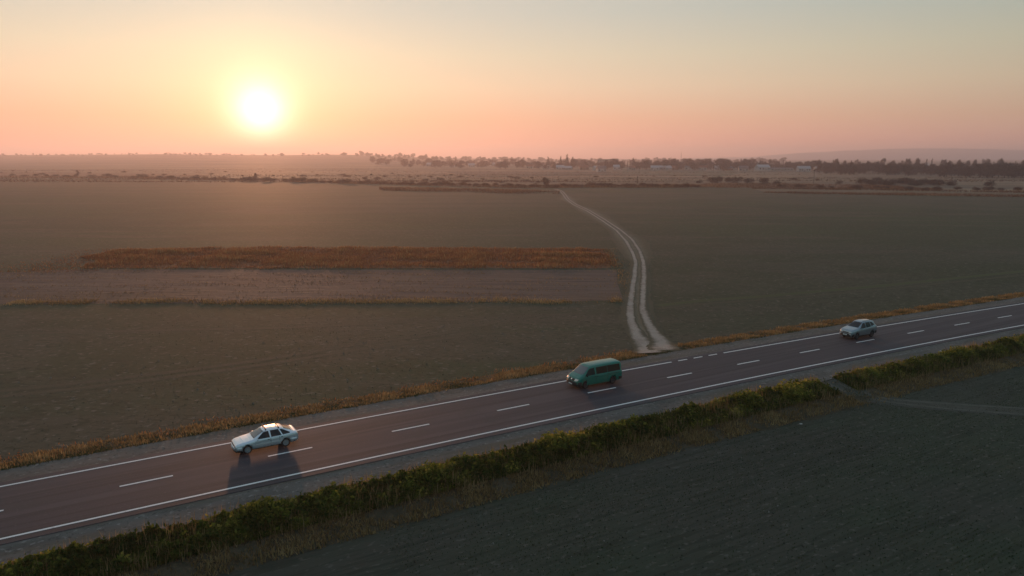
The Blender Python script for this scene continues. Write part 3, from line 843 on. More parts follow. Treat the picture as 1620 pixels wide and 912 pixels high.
def wheel_meshes(r, w, spokes):
    t = lathe([(r * .68, -w * .42), (r * .9, -w * .5), (r * .985, -w * .36), (r, -w * .2), (r, w * .2), (r * .985, w * .36), (r * .9, w * .5), (r * .68, w * .42), (r * .68, -w * .42)])
    tyre = mesh_bm('tyre', t, True)
    b = lathe([(r * .70, -w * .40), (r * .70, w * .40), (r * .64, w * .43), (r * .60, w * .34), (r * .56, w * .14), (r * .05, w * .14), (0.001, w * .14)])
    for k in range(spokes):
        a = 2 * math.pi * k / spokes
        box(b, Vector((math.cos(a) * r * .34, w * .27, math.sin(a) * r * .34)), (r * .56, w * .2, r * .17), Matrix.Rotation(-a, 4, 'Y'))
    hub = lathe([(0.001, w * .44), (r * .12, w * .43), (r * .17, w * .36), (r * .17, w * .2)], 16)
    me = bpy.data.meshes.new('t'); hub.to_mesh(me); hub.free(); b.from_mesh(me)
    rim = mesh_bm('rim', b)
    return tyre, rim


def add_wheels(B, xs, track, r, w, rim_mat, spokes):
    tyre, rim = wheel_meshes(r, w, spokes)
    for x in xs:
        for s in (1, -1):
            e = link('wheel', tyre, V['rubber'], B.root)      # the tyre carries the wheel
            e.location = (x, s * track, r); e.rotation_euler = (0, random.uniform(0, 1), 0 if s > 0 else math.pi)
            ri = link('rim', rim, rim_mat, e)


def place_vehicle(root, px, py, shift=0.0, v=None):
    x = spot(px, py, 0.0)[0]; s = float(sl_(x)); x += s / math.sqrt(1 + s * s) * v; s = float(sl_(x)); p = at(x, v)
    root.location = (float(p[0]), float(p[1]), 0.002); root.rotation_euler = (0, 0, math.atan2(-s, -1.0))


def lens(B, nm, outline, axis, mat, parent=None, eps=0.014):
    return B.panel(nm, outline, axis, mat, parent, eps=eps, cuts=2, depth=0.03)


def mir(o): return [(-a, b) for a, b in o][::-1]


def hatchback():
    root = empty('hatchback_car'); tag(root, 'white five-door hatchback with roof bars and silver wheels on the far lane', 'car')
    st = [(2.17, .32, .56, .60, .66, .56), (2.13, .26, .60, .665, .75, .64), (2.00, .21, .66, .74, .81, .70), (1.6, .20, .73, .815, .84, .73), (1.1, .20, .80, .89, .85, .73),
          (0.92, .20, .83, .925, .85, .72), (0.20, .20, .875, 1.345, .85, .555), (0.0, .20, .88, 1.375, .85, .56), (-.5, .20, .89, 1.39, .85, .56), (-1.0, .20, .90, 1.345, .85, .545), (-1.12, .20, .905, 1.31, .85, .54),
          (-1.82, .22, .93, 1.00, .835, .60), (-2.04, .26, .92, .965, .81, .64), (-2.12, .30, .84, .88, .77, .62), (-2.16, .36, .74, .77, .70, .58)]
    shell = body_mesh('body', st, 0.015)
    B = Builder(root, shell)
    wh = (1.36, -1.24)
    body = link('body', cut_arches(shell, wh, 0.335, 0.85), V['white'], root)
    # glazing and doors
    B.panel('windscreen', [(-.62, .955), (.62, .955), (.50, 1.325), (-.50, 1.325)], 'front', V['screen'], cuts=4)
    B.panel('rear_window', [(-1.20, -.46), (-1.74, -.50), (-1.74, .50), (-1.20, .46)], 'top', V['glass'], cuts=4)
    fd = B.both('front_door', [(.80, .28), (.86, .62), (.80, .845), (-.20, .87), (-.20, .28)], V['white'], eps=.005)
    rd = B.both('rear_door', [(-.22, .28), (-.22, .87), (-1.12, .885), (-1.20, .74), (-.84, .50), (-.80, .28)], V['white'], eps=.005)
    B.both('side_window', [(.72, .895), (.20, 1.285), (-.12, 1.30), (-.18, .90)], V['glass'], fd)
    B.both('side_window', [(-.27, .905), (-.24, 1.31), (-.80, 1.30), (-.98, .915)], V['glass'], rd)
    B.both('quarter_window', [(-1.07, .925), (-.90, 1.285), (-1.06, 1.26), (-1.58, .985), (-1.54, .945)], V['glass'])
    for s, d in ((1, fd[0]), (-1, fd[1])):
        B.box('handle', (-.08, s * .865, .775), (.16, .03, .035), V['trim'], d, .008)
        B.box('mirror', (.66, s * .90, .93), (.09, .17, .11), V['white'], d, .03)
    for s, d in ((1, rd[0]), (-1, rd[1])): B.box('handle', (-.98, s * .865, .80), (.16, .03, .035), V['trim'], d, .008)
    for x in (.835, -.21, -.82): B.both('door_seam', [(x, .30), (x, .84), (x - .025, .84), (x - .025, .30)], V['trim'], eps=.009, cuts=1)
    B.both('side_moulding', [(1.02, .515), (1.02, .575), (-.86, .575), (-.86, .515)], V['plate'], eps=.016, cuts=2)
    B.both('sill', [(1.02, .225), (1.02, .29), (-.88, .29), (-.88, .225)], V['trim'], eps=.012, cuts=2)
    # nose
    B.loft_bar('front_bumper', [(1.72, .83, .43), (1.98, .79, .43), (2.14, .60, .43), (2.19, .25, .43), (2.19, -.25, .43), (2.14, -.60, .43), (1.98, -.79, .43), (1.72, -.83, .43)], V['white'], (.055, .12))
    B.loft_bar('front_valance', [(1.74, .80, .27), (1.98, .76, .27), (2.12, .58, .27), (2.17, .25, .27), (2.17, -.25, .27), (2.12, -.58, .27), (1.98, -.76, .27), (1.74, -.80, .27)], V['trim'], (.05, .08))
    B.loft_bar('rear_bumper', [(-1.62, .83, .46), (-1.98, .80, .46), (-2.13, .60, .46), (-2.18, .2, .46), (-2.18, -.2, .46), (-2.13, -.60, .46), (-1.98, -.80, .46), (-1.62, -.83, .46)], V['white'], (.055, .11))
    h = [(.38, .545), (.68, .545), (.66, .635), (.38, .655)]
    for o in (h, mir(h)): lens(B, 'headlight', o, 'front', V['lamp_off'])
    B.panel('grille', [(-.32, .555), (.32, .555), (.32, .635), (-.32, .635)], 'front', V['trim'], cuts=2)
    B.box('number_plate', (2.255, 0, .42), (.015, .52, .11), V['plate'], bev=.004)
    t = [(.45, .64), (.70, .64), (.72, .82), (.45, .82)]
    for o in (t, mir(t)): lens(B, 'tail_light', o, 'rear', V['red'])
    for s in (1, -1): B.box('wiper', (.86, s * .28 + .05, .985), (.03, .50, .015), V['trim'], None, 0, Matrix.Rotation(s * .08, 4, 'Z'))
    for x, z in ((.02, 1.43), (-.86, 1.425)):
        rb = B.box('roof_bar', (x, 0, z), (.06, 1.06, .03), V['trim'], None, .008)
        for s in (1, -1): B.box('bar_foot', (x, s * .50, z - .04), (.07, .05, .09), V['trim'], rb, .01)
    B.box('floor_pan', (0, 0, .24), (3.9, 1.2, .12), V['under'], bev=.03)
    add_wheels(B, wh, .745, .30, .19, V['rim'], 8)
    return root


def van():
    root = empty('passenger_van'); tag(root, 'dark green passenger van with tinted rear windows driving on the far lane', 'van')
    st = [(2.44, .36, .62, .66, .72, .62), (2.40, .28, .72, .80, .82, .70), (2.26, .24, .88, .98, .90, .76), (2.0, .23, 1.04, 1.12, .94, .80), (1.84, .23, 1.09, 1.185, .95, .80),
          (1.74, .23, 1.10, 1.24, .95, .80), (1.06, .23, 1.14, 1.83, .95, .75), (0.88, .23, 1.145, 1.905, .95, .745), (.5, .23, 1.15, 1.945, .95, .745), (-1.0, .23, 1.16, 1.965, .95, .75),
          (-2.30, .24, 1.16, 1.95, .95, .745), (-2.46, .26, 1.15, 1.905, .93, .73), (-2.53, .32, 1.08, 1.60, .88, .72), (-2.56, .40, 1.02, 1.25, .82, .70)]
    shell = body_mesh('body', st, 0.03)
    B = Builder(root, shell)
    wh = (1.52, -1.48)
    body = link('body', cut_arches(shell, wh, 0.385, 0.95), V['teal'], root)
    B.panel('windscreen', [(-.74, 1.235), (.74, 1.235), (.66, 1.80), (-.66, 1.80)], 'front', V['screen'], cuts=4)
    B.panel('rear_window', [(-.62, 1.22), (.62, 1.22), (.58, 1.74), (-.58, 1.74)], 'rear', V['tint'], cuts=3)
    fd = B.both('front_door', [(1.42, .32), (1.42, 1.07), (.44, 1.12), (.44, .32)], V['teal'], eps=.005)
    sd = B.both('sliding_door', [(.40, .32), (.40, 1.13), (-.86, 1.14), (-.86, .32)], V['teal'], eps=.005)
    B.both('side_window', [(1.56, 1.135), (1.20, 1.58), (1.02, 1.72), (.56, 1.76), (.48, 1.165)], V['glass'], fd)
    B.both('side_window', [(.36, 1.17), (.36, 1.755), (-.855, 1.775), (-.855, 1.18)], V['tint'], sd)
    B.both('side_window', [(-.885, 1.18), (-.885, 1.775), (-2.26, 1.765), (-2.30, 1.19)], V['tint'])
    for s, d in ((1, fd[0]), (-1, fd[1])):
        B.box('handle', (.56, s * .965, .98), (.17, .03, .04), V['trim'], d, .008)
        B.box('mirror', (1.46, s * 1.05, 1.22), (.10, .20, .22), V['trim'], d, .04)
    for s, d in ((1, sd[0]), (-1, sd[1])): B.box('handle', (.28, s * .965, .98), (.17, .03, .04), V['trim'], d, .008)
    for x in (1.44, .43, -.86): B.both('door_seam', [(x, .34), (x, 1.10), (x - .025, 1.10), (x - .025, .34)], V['trim'], eps=.009, cuts=1)
    B.both('sliding_rail', [(-.86, 1.02), (-.86, 1.045), (-2.2, 1.045), (-2.2, 1.02)], V['trim'], eps=.012, cuts=2)
    B.both('body_crease', [(1.85, .985), (1.85, 1.005), (-2.2, 1.005), (-2.2, .985)], V['teal'], eps=.018, cuts=2)
    B.loft_bar('front_bumper', [(1.98, .93, .48), (2.22, .90, .48), (2.40, .70, .48), (2.47, .3, .48), (2.47, -.3, .48), (2.40, -.70, .48), (2.22, -.90, .48), (1.98, -.93, .48)], V['trim'], (.07, .20))
    B.loft_bar('rear_bumper', [(-2.1, .93, .50), (-2.42, .91, .50), (-2.56, .65, .50), (-2.59, 0, .50), (-2.56, -.65, .50), (-2.42, -.91, .50), (-2.1, -.93, .50)], V['trim'], (.06, .12))
    h = [(.42, .73), (.80, .78), (.84, .92), (.46, .92)]
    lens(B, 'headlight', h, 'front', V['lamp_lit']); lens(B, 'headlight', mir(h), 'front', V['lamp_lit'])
    B.panel('grille', [(-.40, .72), (.40, .72), (.42, .90), (-.42, .90)], 'front', V['trim'], cuts=3)
    p, n = B.hit('front', 0, .83)
    bm = bmesh.new()
    bmesh.ops.create_cone(bm, cap_ends=True, segments=24, radius1=.085, radius2=.075, depth=.04)
    link('emblem', mesh_bm('emblem', bm), V['chrome'], root).matrix_local = Matrix.Translation(p + n * .02) @ n.to_track_quat('Z', 'Y').to_matrix().to_4x4()
    B.box('number_plate', (2.552, 0, .44), (.015, .52, .11), V['plate'], bev=.004)
    t = [(.66, .92), (.80, .92), (.80, 1.45), (.68, 1.45)]
    for o in (t, mir(t)): lens(B, 'tail_light', o, 'rear', V['red'])
    for s in (1, -1): B.box('wiper', (1.69, s * .36 + .05, 1.30), (.03, .62, .015), V['trim'], None, 0, Matrix.Rotation(s * .08, 4, 'Z'))
    B.box('floor_pan', (0, 0, .28), (4.4, 1.4, .14), V['under'], bev=.03)
    add_wheels(B, wh, .83, .335, .21, V['rim_dark'], 6)
    return root


def crossover():
    root = empty('crossover_car'); tag(root, 'silver grey crossover car on the far lane, farthest along the road', 'car')
    st = [(2.26, .42, .66, .72, .68, .58), (2.22, .33, .76, .86, .78, .66), (2.06, .26, .84, .98, .87, .74), (1.6, .25, .93, 1.06, .91, .76), (1.2, .25, .97, 1.11, .92, .76), (1.05, .25, .985, 1.14, .92, .75),
          (.20, .25, 1.03, 1.63, .92, .62), (0.0, .25, 1.04, 1.68, .92, .62), (-.6, .25, 1.07, 1.715, .92, .62), (-1.6, .26, 1.12, 1.67, .915, .595), (-1.86, .28, 1.14, 1.60, .905, .58),
          (-2.12, .32, 1.14, 1.20, .88, .62), (-2.22, .36, 1.04, 1.08, .84, .62), (-2.27, .44, .90, .94, .76, .60)]
    shell = body_mesh('body', st, 0.02)
    B = Builder(root, shell)
    wh = (1.33, -1.33)
    body = link('body', cut_arches(shell, wh, 0.395, 0.92), V['silver'], root)
    B.panel('windscreen', [(-.68, 1.17), (.68, 1.17), (.56, 1.60), (-.56, 1.60)], 'front', V['glass'], cuts=4)
    B.panel('rear_window', [(-.55, 1.20), (.55, 1.20), (.50, 1.56), (-.50, 1.56)], 'rear', V['glass'], cuts=3)
    fd = B.both('front_door', [(.86, .34), (.92, .80), (.84, .985), (-.20, 1.04), (-.20, .34)], V['silver'], eps=.005)
    rd = B.both('rear_door', [(-.22, .34), (-.22, 1.04), (-1.18, 1.075), (-1.20, .86), (-.88, .62), (-.84, .34)], V['silver'], eps=.005)
    B.both('side_window', [(.80, 1.035), (.22, 1.53), (-.12, 1.575), (-.18, 1.075)], V['glass'], fd)
    B.both('side_window', [(-.26, 1.08), (-.23, 1.58), (-.94, 1.58), (-1.12, 1.13)], V['glass'], rd)
    B.both('quarter_window', [(-1.20, 1.155), (-1.03, 1.575), (-1.42, 1.55), (-1.78, 1.27)], V['glass'])
    for s, d in ((1, fd[0]), (-1, fd[1])):
        B.box('handle', (-.06, s * .935, .93), (.17, .03, .035), V['silver'], d, .008)
        B.box('mirror', (.74, s * 1.0, 1.09), (.12, .20, .14), V['silver'], d, .04)
    for s, d in ((1, rd[0]), (-1, rd[1])): B.box('handle', (-1.02, s * .935, .97), (.17, .03, .035), V['silver'], d, .008)
    B.both('sill', [(.94, .28), (.94, .38), (-.94, .38), (-.94, .28)], V['trim'], eps=.014, cuts=2)
    B.loft_bar('front_bumper', [(1.84, .88, .46), (2.06, .84, .46), (2.22, .62, .46), (2.28, .25, .46), (2.28, -.25, .46), (2.22, -.62, .46), (2.06, -.84, .46), (1.84, -.88, .46)], V['trim'], (.05, .14))
    B.loft_bar('rear_bumper', [(-1.84, .88, .52), (-2.12, .85, .52), (-2.26, .62, .52), (-2.30, 0, .52), (-2.26, -.62, .52), (-2.12, -.85, .52), (-1.84, -.88, .52)], V['trim'], (.05, .14))
    h = [(.40, .71), (.72, .74), (.80, .86), (.44, .80)]
    for o in (h, mir(h)): lens(B, 'headlight', o, 'front', V['lamp'])
    f = [(.54, .53), (.72, .53), (.72, .62), (.54, .60)]
    for o in (f, mir(f)): lens(B, 'fog_light', o, 'front', V['lamp'], eps=.055)
    B.panel('grille', [(-.40, .70), (.40, .70), (.40, .78), (-.40, .78)], 'front', V['trim'], cuts=3)
    B.panel('grille_bar', [(-.38, .775), (.38, .775), (.38, .80), (-.38, .80)], 'front', V['chrome'], eps=.02, cuts=2)
    B.box('number_plate', (2.34, 0, .50), (.015, .52, .11), V['plate'], bev=.004)
    t = [(.45, .98), (.78, 1.0), (.78, 1.12), (.45, 1.10)]
    for o in (t, mir(t)): lens(B, 'tail_light', o, 'rear', V['red'])
    for s in (1, -1):
        B.box('wiper', (.99, s * .30 + .05, 1.20), (.03, .55, .015), V['trim'], None, 0, Matrix.Rotation(s * .08, 4, 'Z'))
        B.box('roof_rail', (-.6, s * .55, 1.735), (1.5, .035, .035), V['trim'], None, .01)
    B.box('floor_pan', (0, 0, .30), (4.0, 1.3, .14), V['under'], bev=.03)
    add_wheels(B, wh, .80, .355, .225, V['rim_dark'], 5)
    return root


def build_vehicles():
    a = hatchback(); place_vehicle(a, 421, 705, v=1.95)
    b = van(); place_vehicle(b, 938, 604.5, v=1.95)
    c = crossover(); place_vehicle(c, 1349, 529, v=1.70); c.scale = (.96, .97, 1.11)


build_vehicles()


# ------------------------------------------------------------------ trees, bushes
def tube(bm, p, q, r0, r1, seg=5):
    d = (q - p).normalized(); u = d.orthogonal().normalized(); w = d.cross(u)
    a = [bm.verts.new(p + (u * math.cos(t) + w * math.sin(t)) * r0) for t in [2 * math.pi * k / seg for k in range(seg)]]
    b = [bm.verts.new(q + (u * math.cos(t) + w * math.sin(t)) * r1) for t in [2 * math.pi * k / seg for k in range(seg)]]
    for k in range(seg): bm.faces.new((a[k], a[(k + 1) % seg], b[(k + 1) % seg], b[k]))
    bm.faces.new(b)


def twig_cloud(name, lobes, n, ln, wd, up=0.5, seed=0):
    """thin upswept twig triangles spread through ellipsoid lobes"""
    r = np.random.default_rng(seed)
    which = r.choice(len(lobes), n, p=np.array([l[3] * l[4] for l in lobes]) / sum(l[3] * l[4] for l in lobes))
    d = r.normal(size=(n, 3)); d /= np.linalg.norm(d, axis=1)[:, None]; rad = r.random(n) ** 0.45
    Lb = np.array(lobes)[which]
    c = Lb[:, :3] + d * rad[:, None] * np.stack([Lb[:, 3], Lb[:, 3], Lb[:, 4]], -1)
    t = d + np.array([0, 0, up]) + 0.5 * r.normal(size=(n, 3)); t /= np.linalg.norm(t, axis=1)[:, None]
    s = np.cross(t, r.normal(size=(n, 3))); s /= np.linalg.norm(s, axis=1)[:, None]
    l = ln * r.uniform(.5, 1.3, n); w = wd * r.uniform(.6, 1.4, n)
    Vv = np.stack([c - s * w[:, None] / 2, c + s * w[:, None] / 2, c + t * l[:, None]], 1).reshape(-1, 3)
    Vv[:, 2] = np.maximum(Vv[:, 2], 0.02)
    return mesh_np(name, Vv, np.arange(3 * n).reshape(-1, 3), tint=np.clip(r.normal(.45, .25, n), 0, 1))


def trunk_mesh(h, r0, limbs, seed, spread=.35):
    q = random.Random(seed); bm = bmesh.new()
    top = Vector((q.uniform(-.3, .3), q.uniform(-.3, .3), h * .92)); mid = Vector((q.uniform(-.2, .2), q.uniform(-.2, .2), h * .45))
    tube(bm, Vector((0, 0, -.2)), mid, r0, r0 * .65); tube(bm, mid, top, r0 * .65, r0 * .12)
    for k in range(limbs):
        z = h * q.uniform(.28, .75); a = q.uniform(0, 6.28); p = Vector((0, 0, z)).lerp(Vector((mid.x, mid.y, z)), .8)
        e = p + Vector((math.cos(a) * h * spread * q.uniform(.5, 1), math.sin(a) * h * spread * q.uniform(.5, 1), h * q.uniform(.12, .3)))
        tube(bm, p, e, r0 * .38, r0 * .06, 4)
    return mesh_bm('trunk', bm)


PROTO = {}


def make_protos():
    q = random.Random(5)
    for k in range(4):          # bare broadleaf trees, about 10 m
        h = 10.0; lobes = []
        for j in range(14):
            a = q.uniform(0, 6.28); rr = q.uniform(.2, 2.9); z = q.uniform(2.0, 8.4)
            lobes.append((math.cos(a) * rr, math.sin(a) * rr, z, q.uniform(1.0, 1.9) * (1.15 - z / 16), q.uniform(1.0, 1.7)))
        PROTO['tree%d' % k] = (trunk_mesh(h, .28, 9, k), M['bark'], twig_cloud('crown', lobes, 1500, 1.5, .20, .7, 60 + k), M['twig'])
    for k in range(2):          # slender trees
        lobes = [(q.uniform(-.3, .3), q.uniform(-.3, .3), z, .95 * (1.2 - z / 14), 1.3) for z in (3, 4.5, 6, 7.5, 9, 10.5)]
        PROTO['slim%d' % k] = (trunk_mesh(11.5, .2, 7, 20 + k, .10), M['bark'], twig_cloud('crown', lobes, 500, 1.3, .14, 1.6, 80 + k), M['twig'])
    for k in range(2):          # conifers
        lobes = [(0, 0, z, 2.3 * (1.02 - z / 12.5), .75) for z in np.linspace(1.4, 11.5, 10)]
        PROTO['spruce%d' % k] = (trunk_mesh(12, .22, 4, 30 + k, .1), M['bark'], twig_cloud('crown', lobes, 900, 1.0, .3, -.25, 90 + k), M['needle'])
    for k in range(4):          # bushes, about 3 m tall
        lobes = []
        for j in range(7):
            a = q.uniform(0, 6.28); rr = q.uniform(0, 1.7); lobes.append((math.cos(a) * rr, math.sin(a) * rr, q.uniform(.6, 1.7), q.uniform(.7, 1.2), q.uniform(.6, 1.1)))
        PROTO['bush%d' % k] = (trunk_mesh(2.4, .07, 6, 40 + k, .4), M['bark'], twig_cloud('crown', lobes, 700, .7, .12, .6, 110 + k), M['twig'])
        PROTO['russet%d' % k] = (trunk_mesh(2.4, .07, 6, 44 + k, .4), M['bark'], twig_cloud('crown', lobes, 700, .7, .12, .6, 120 + k), M['twig_red'])


make_protos()


def plant(kind, x, y, z, h, rz, name, label, cat, group=None, wide=1.0):
    tm, tmat, cm, cmat = PROTO[kind]
    base = {'t': 10.8, 's': 12.0, 'b': 2.9, 'r': 2.9}[kind[0]]
    if kind.startswith('slim'): base = 12.2
    e = empty(name, (x, y, z - .05), rz); s = h / base
    e.scale = (s * wide, s * wide, s)
    link('trunk', tm, tmat, e); link('crown', cm, cmat, e)
    tag(e, label, cat, group)
    return e


def at_px(px, py):
    """ground under a far pixel, following the rise of the land"""
    x, y = spot(px, py, N_Z)
    z = float(far_z(x, y)) + N_Z
    return x, y, z


def tree_mass(items, label):
    VV, FF, TT, off = [], [], [], 0
    for kind, x, y, z, hh, rz, wd in items:
        tm, _, cm, _ = PROTO[kind]; s = hh / (12.2 if kind[0] == 's' else 10.8)
        for me, crown in ((tm, False), (cm, True)):
            co = np.empty(len(me.vertices) * 3, np.float32); me.vertices.foreach_get('co', co); co = co.reshape(-1, 3) * (s * wd, s * wd, s)
            me.calc_loop_triangles(); tr = np.empty(len(me.loop_triangles) * 3, np.int32); me.loop_triangles.foreach_get('vertices', tr)
            c_, s_ = math.cos(rz), math.sin(rz)
            VV.append(np.stack([co[:, 0] * c_ - co[:, 1] * s_ + x, co[:, 0] * s_ + co[:, 1] * c_ + y, co[:, 2] + z], -1)); FF.append(tr.reshape(-1, 3) + off); off += len(co)
            TT.append(np.clip(rng.normal(.45, .25, len(tr) // 3), 0, 1) if crown else np.full(len(tr) // 3, .2))
    tag(link('treeline', mesh_np('treeline', np.concatenate(VV), np.concatenate(FF), tint=np.concatenate(TT)), M['twig']), label, 'trees', kind='stuff')


def rows():
    R = random.Random(77)

    def row(n, p0, p1, kinds, h, name, label, cat, group, jy=1.0, wide=(.8, 1.3)):
        for k in range(n):
            t = (k + R.uniform(.1, .9)) / n
            px = p0[0] + (p1[0] - p0[0]) * t; py = p0[1] + (p1[1] - p0[1]) * t + R.uniform(-jy, jy)
            x, y, z = at_px(px, py)
            plant(R.choice(kinds), x, y, z, R.uniform(*h), R.uniform(0, 6.28), name, label, cat, group, R.uniform(*wide))
    BU = ['bush0', 'bush1', 'bush2', 'bush3']; RU = ['russet0', 'russet1', 'russet2', 'russet3']; TR = ['tree0', 'tree1', 'tree2', 'tree3']; SL = ['slim0', 'slim1']; SP = ['spruce0', 'spruce1']
    # bushes along the far edge of the crop field
    row(10, (5, 279), (190, 281), BU + RU, (2.5, 5), 'bush', 'hazy low bush in the dark row at the field edge left of the sun', 'bush', 'bushes at the field edge left of the sun', .8, (1.3, 2.3))
    row(26, (200, 281), (590, 291), RU + BU, (2.0, 4.5), 'bush', 'russet bush in the row along the field edge under the sun', 'bush', 'bushes along the field edge under the sun', .8, (1.3, 2.3))
    row(26, (590, 291), (880, 297), RU, (1.8, 3.6), 'bush', 'russet bush in the row behind the weed strip near the end of the dirt track', 'bush', 'bushes near the end of the dirt track', .7, (1.3, 2.3))
    row(24, (890, 295), (1110, 296.5), RU + RU + BU, (1.8, 3.4), 'bush', 'russet bush along the field edge between track end and round bushes', 'bush', 'bushes between track end and round bushes', .8, (1.3, 2.3))
    row(16, (1230, 297), (1620, 303), RU + BU, (1.6, 3.0), 'bush', 'low reddish bush along the field edge below the large thicket', 'bush', 'low bushes at the field edge below the thicket', 1.0, (1.3, 2.3))
    # round dark bushes
    for px, py, h, wd in ((1127, 290.5, 6.0, 1.15), (1136, 290, 6.4, 1.0), (1152, 289.5, 5.4, 1.2), (1166, 290, 6.0, 1.0), (1182, 291, 5.2, 1.2), (1208, 292, 5.6, 1.0), (1228, 292, 3.0, 1.4), (1106, 290, 3.0, 1.2)):
        x, y, z = at_px(px, py); plant(R.choice(BU), x, y, z, h, R.uniform(0, 6), 'round_bush', 'rounded dark bush in the line of bushes right of the dirt track end', 'bush', 'rounded dark bushes in a line', wd)
    for k in range(22):
        px = 1362 + 128 * (k + R.random()) / 22; py = 292 + R.uniform(-2, 2) + (px - 1362) * .014
        x, y, z = at_px(px, py); plant(R.choice(BU), x, y, z, R.uniform(4.2, 6.2) * (1 if px < 1480 else .8), R.uniform(0, 6), 'thicket_bush', 'dark bush in the large thicket beyond the field, right of the utility pole', 'bush', 'dark thicket beyond the field', R.uniform(.9, 1.3))
    for px, py, h in ((1506, 294, 5.0), (1566, 295, 5.2), (1328, 292, 3.5)):
        x, y, z = at_px(px, py); plant(R.choice(BU), x, y, z, h, 1.0, 'lone_bush', 'lone dark bush standing %s the large thicket' % {1506: 'just beyond', 1566: 'well beyond', 1328: 'before'}[px], 'bush')
    # single trees
    for px, py, h, kd, lab in ((863, 297, 7.5, 'tree1', 'lone brown tree beside the far end of the dirt track'), (404, 284, 6.5, 'tree2', 'lone tree directly below the sun at the field edge'),
                               (123, 278, 7, 'tree0', 'dark tree at the field edge, leftmost of the lone trees'), (1008, 293, 6.5, 'slim0', 'slim bare tree at the field edge right of the track end')):
        x, y, z = at_px(px, py); plant(kd, x, y, z, h, .7, 'bare_tree', lab, 'tree')
    row(24, (-10, 275), (570, 279), RU + BU + RU, (1.3, 2.8), 'meadow_bush', 'small hazy bush scattered on the meadow below the ridge', 'bush', 'scattered bushes on the left meadow', 5.0, (1.3, 2.4))
    row(26, (560, 279), (860, 287), RU + BU, (1.3, 3.0), 'meadow_bush', 'small bush scattered on the meadow left of the track end', 'bush', 'scattered bushes left of the track end', 5, (1.3, 2.4))
    row(10, (880, 283), (1320, 284), BU + RU + RU, (1.2, 2.6), 'meadow_bush', 'small bush scattered on the meadow before the village', 'bush', 'scattered bushes before the village', 5, (1.3, 2.4))
    # the ridge on the left
    mass = []
    for k in range(110):
        px = -10 + 620 * R.random(); x = (px - 810) / F_PX; d = R.uniform(2900, 3700); z = float(far_z(x * d, d)) + N_Z
        mass.append((R.choice(TR), x * d, d, z, R.uniform(4, 10) * (1 + max(0, (px - 380) / 300)), R.uniform(0, 6), R.uniform(1.4, 2.6)))
    tree_mass(mass, 'faint broken line of trees along the ridge below the sun')
    # village tree belts
    row(62, (585, 262), (900, 266), TR, (11, 18), 'village_tree', 'hazy tree in the village belt left of the long apartment block', 'tree', 'village trees left of the block', 3.0, (1.2, 2.0))
    row(74, (900, 266), (1190, 268), TR + TR + SL, (12, 20), 'village_tree', 'hazy bare tree in the village belt around the long apartment block', 'tree', 'village trees around the block', 3.0, (1.2, 1.9))
    row(30, (1190, 266), (1320, 269), TR + SL, (11, 18), 'village_tree', 'bare tree behind the white farm buildings', 'tree', 'trees behind the white farm buildings', 2.0, (.9, 1.3))
    row(76, (1295, 274), (1640, 281), TR, (11, 16.5), 'wood_tree', 'dark bluish tree in the near wood at the right edge', 'tree', 'trees of the dark wood', 2.5, (1.2, 1.8))
    row(26, (1300, 268), (1640, 272), TR + SL, (14, 21), 'wood_tree', 'tall bare tree rising behind the dark wood', 'tree', 'tall trees behind the dark wood', 1.5, (.7, 1.1))
    mass = []
    for k in range(90):
        px = 560 + 680 * (k + R.random()) / 90; x, y, z = at_px(px, 257.5 + R.uniform(-.8, 1.2)); mass.append((R.choice(TR), x, y, z, R.uniform(12, 22), R.uniform(0, 6), R.uniform(1.4, 2.4)))
    tree_mass(mass, 'faint far tree line showing behind the village')
    row(34, (1040, 267), (1320, 269.5), TR, (9, 15), 'village_tree', 'bare tree at the near edge of the village, left of the dark wood', 'tree', 'near edge of the village', 1.2, (1.2, 1.8))
    for px, h, lab in ((867, 22, 'dark conifer standing alone on the village skyline'), (887, 23, 'left conifer of the conifer trio on the skyline'), (897, 27, 'tallest conifer of the trio on the skyline'), (906, 22, 'short conifer ending the trio on the skyline')):
        x, y, z = at_px(px, 265); plant('spruce0', x, y, z, h, px * .1, 'conifer', lab, 'tree')


rows()


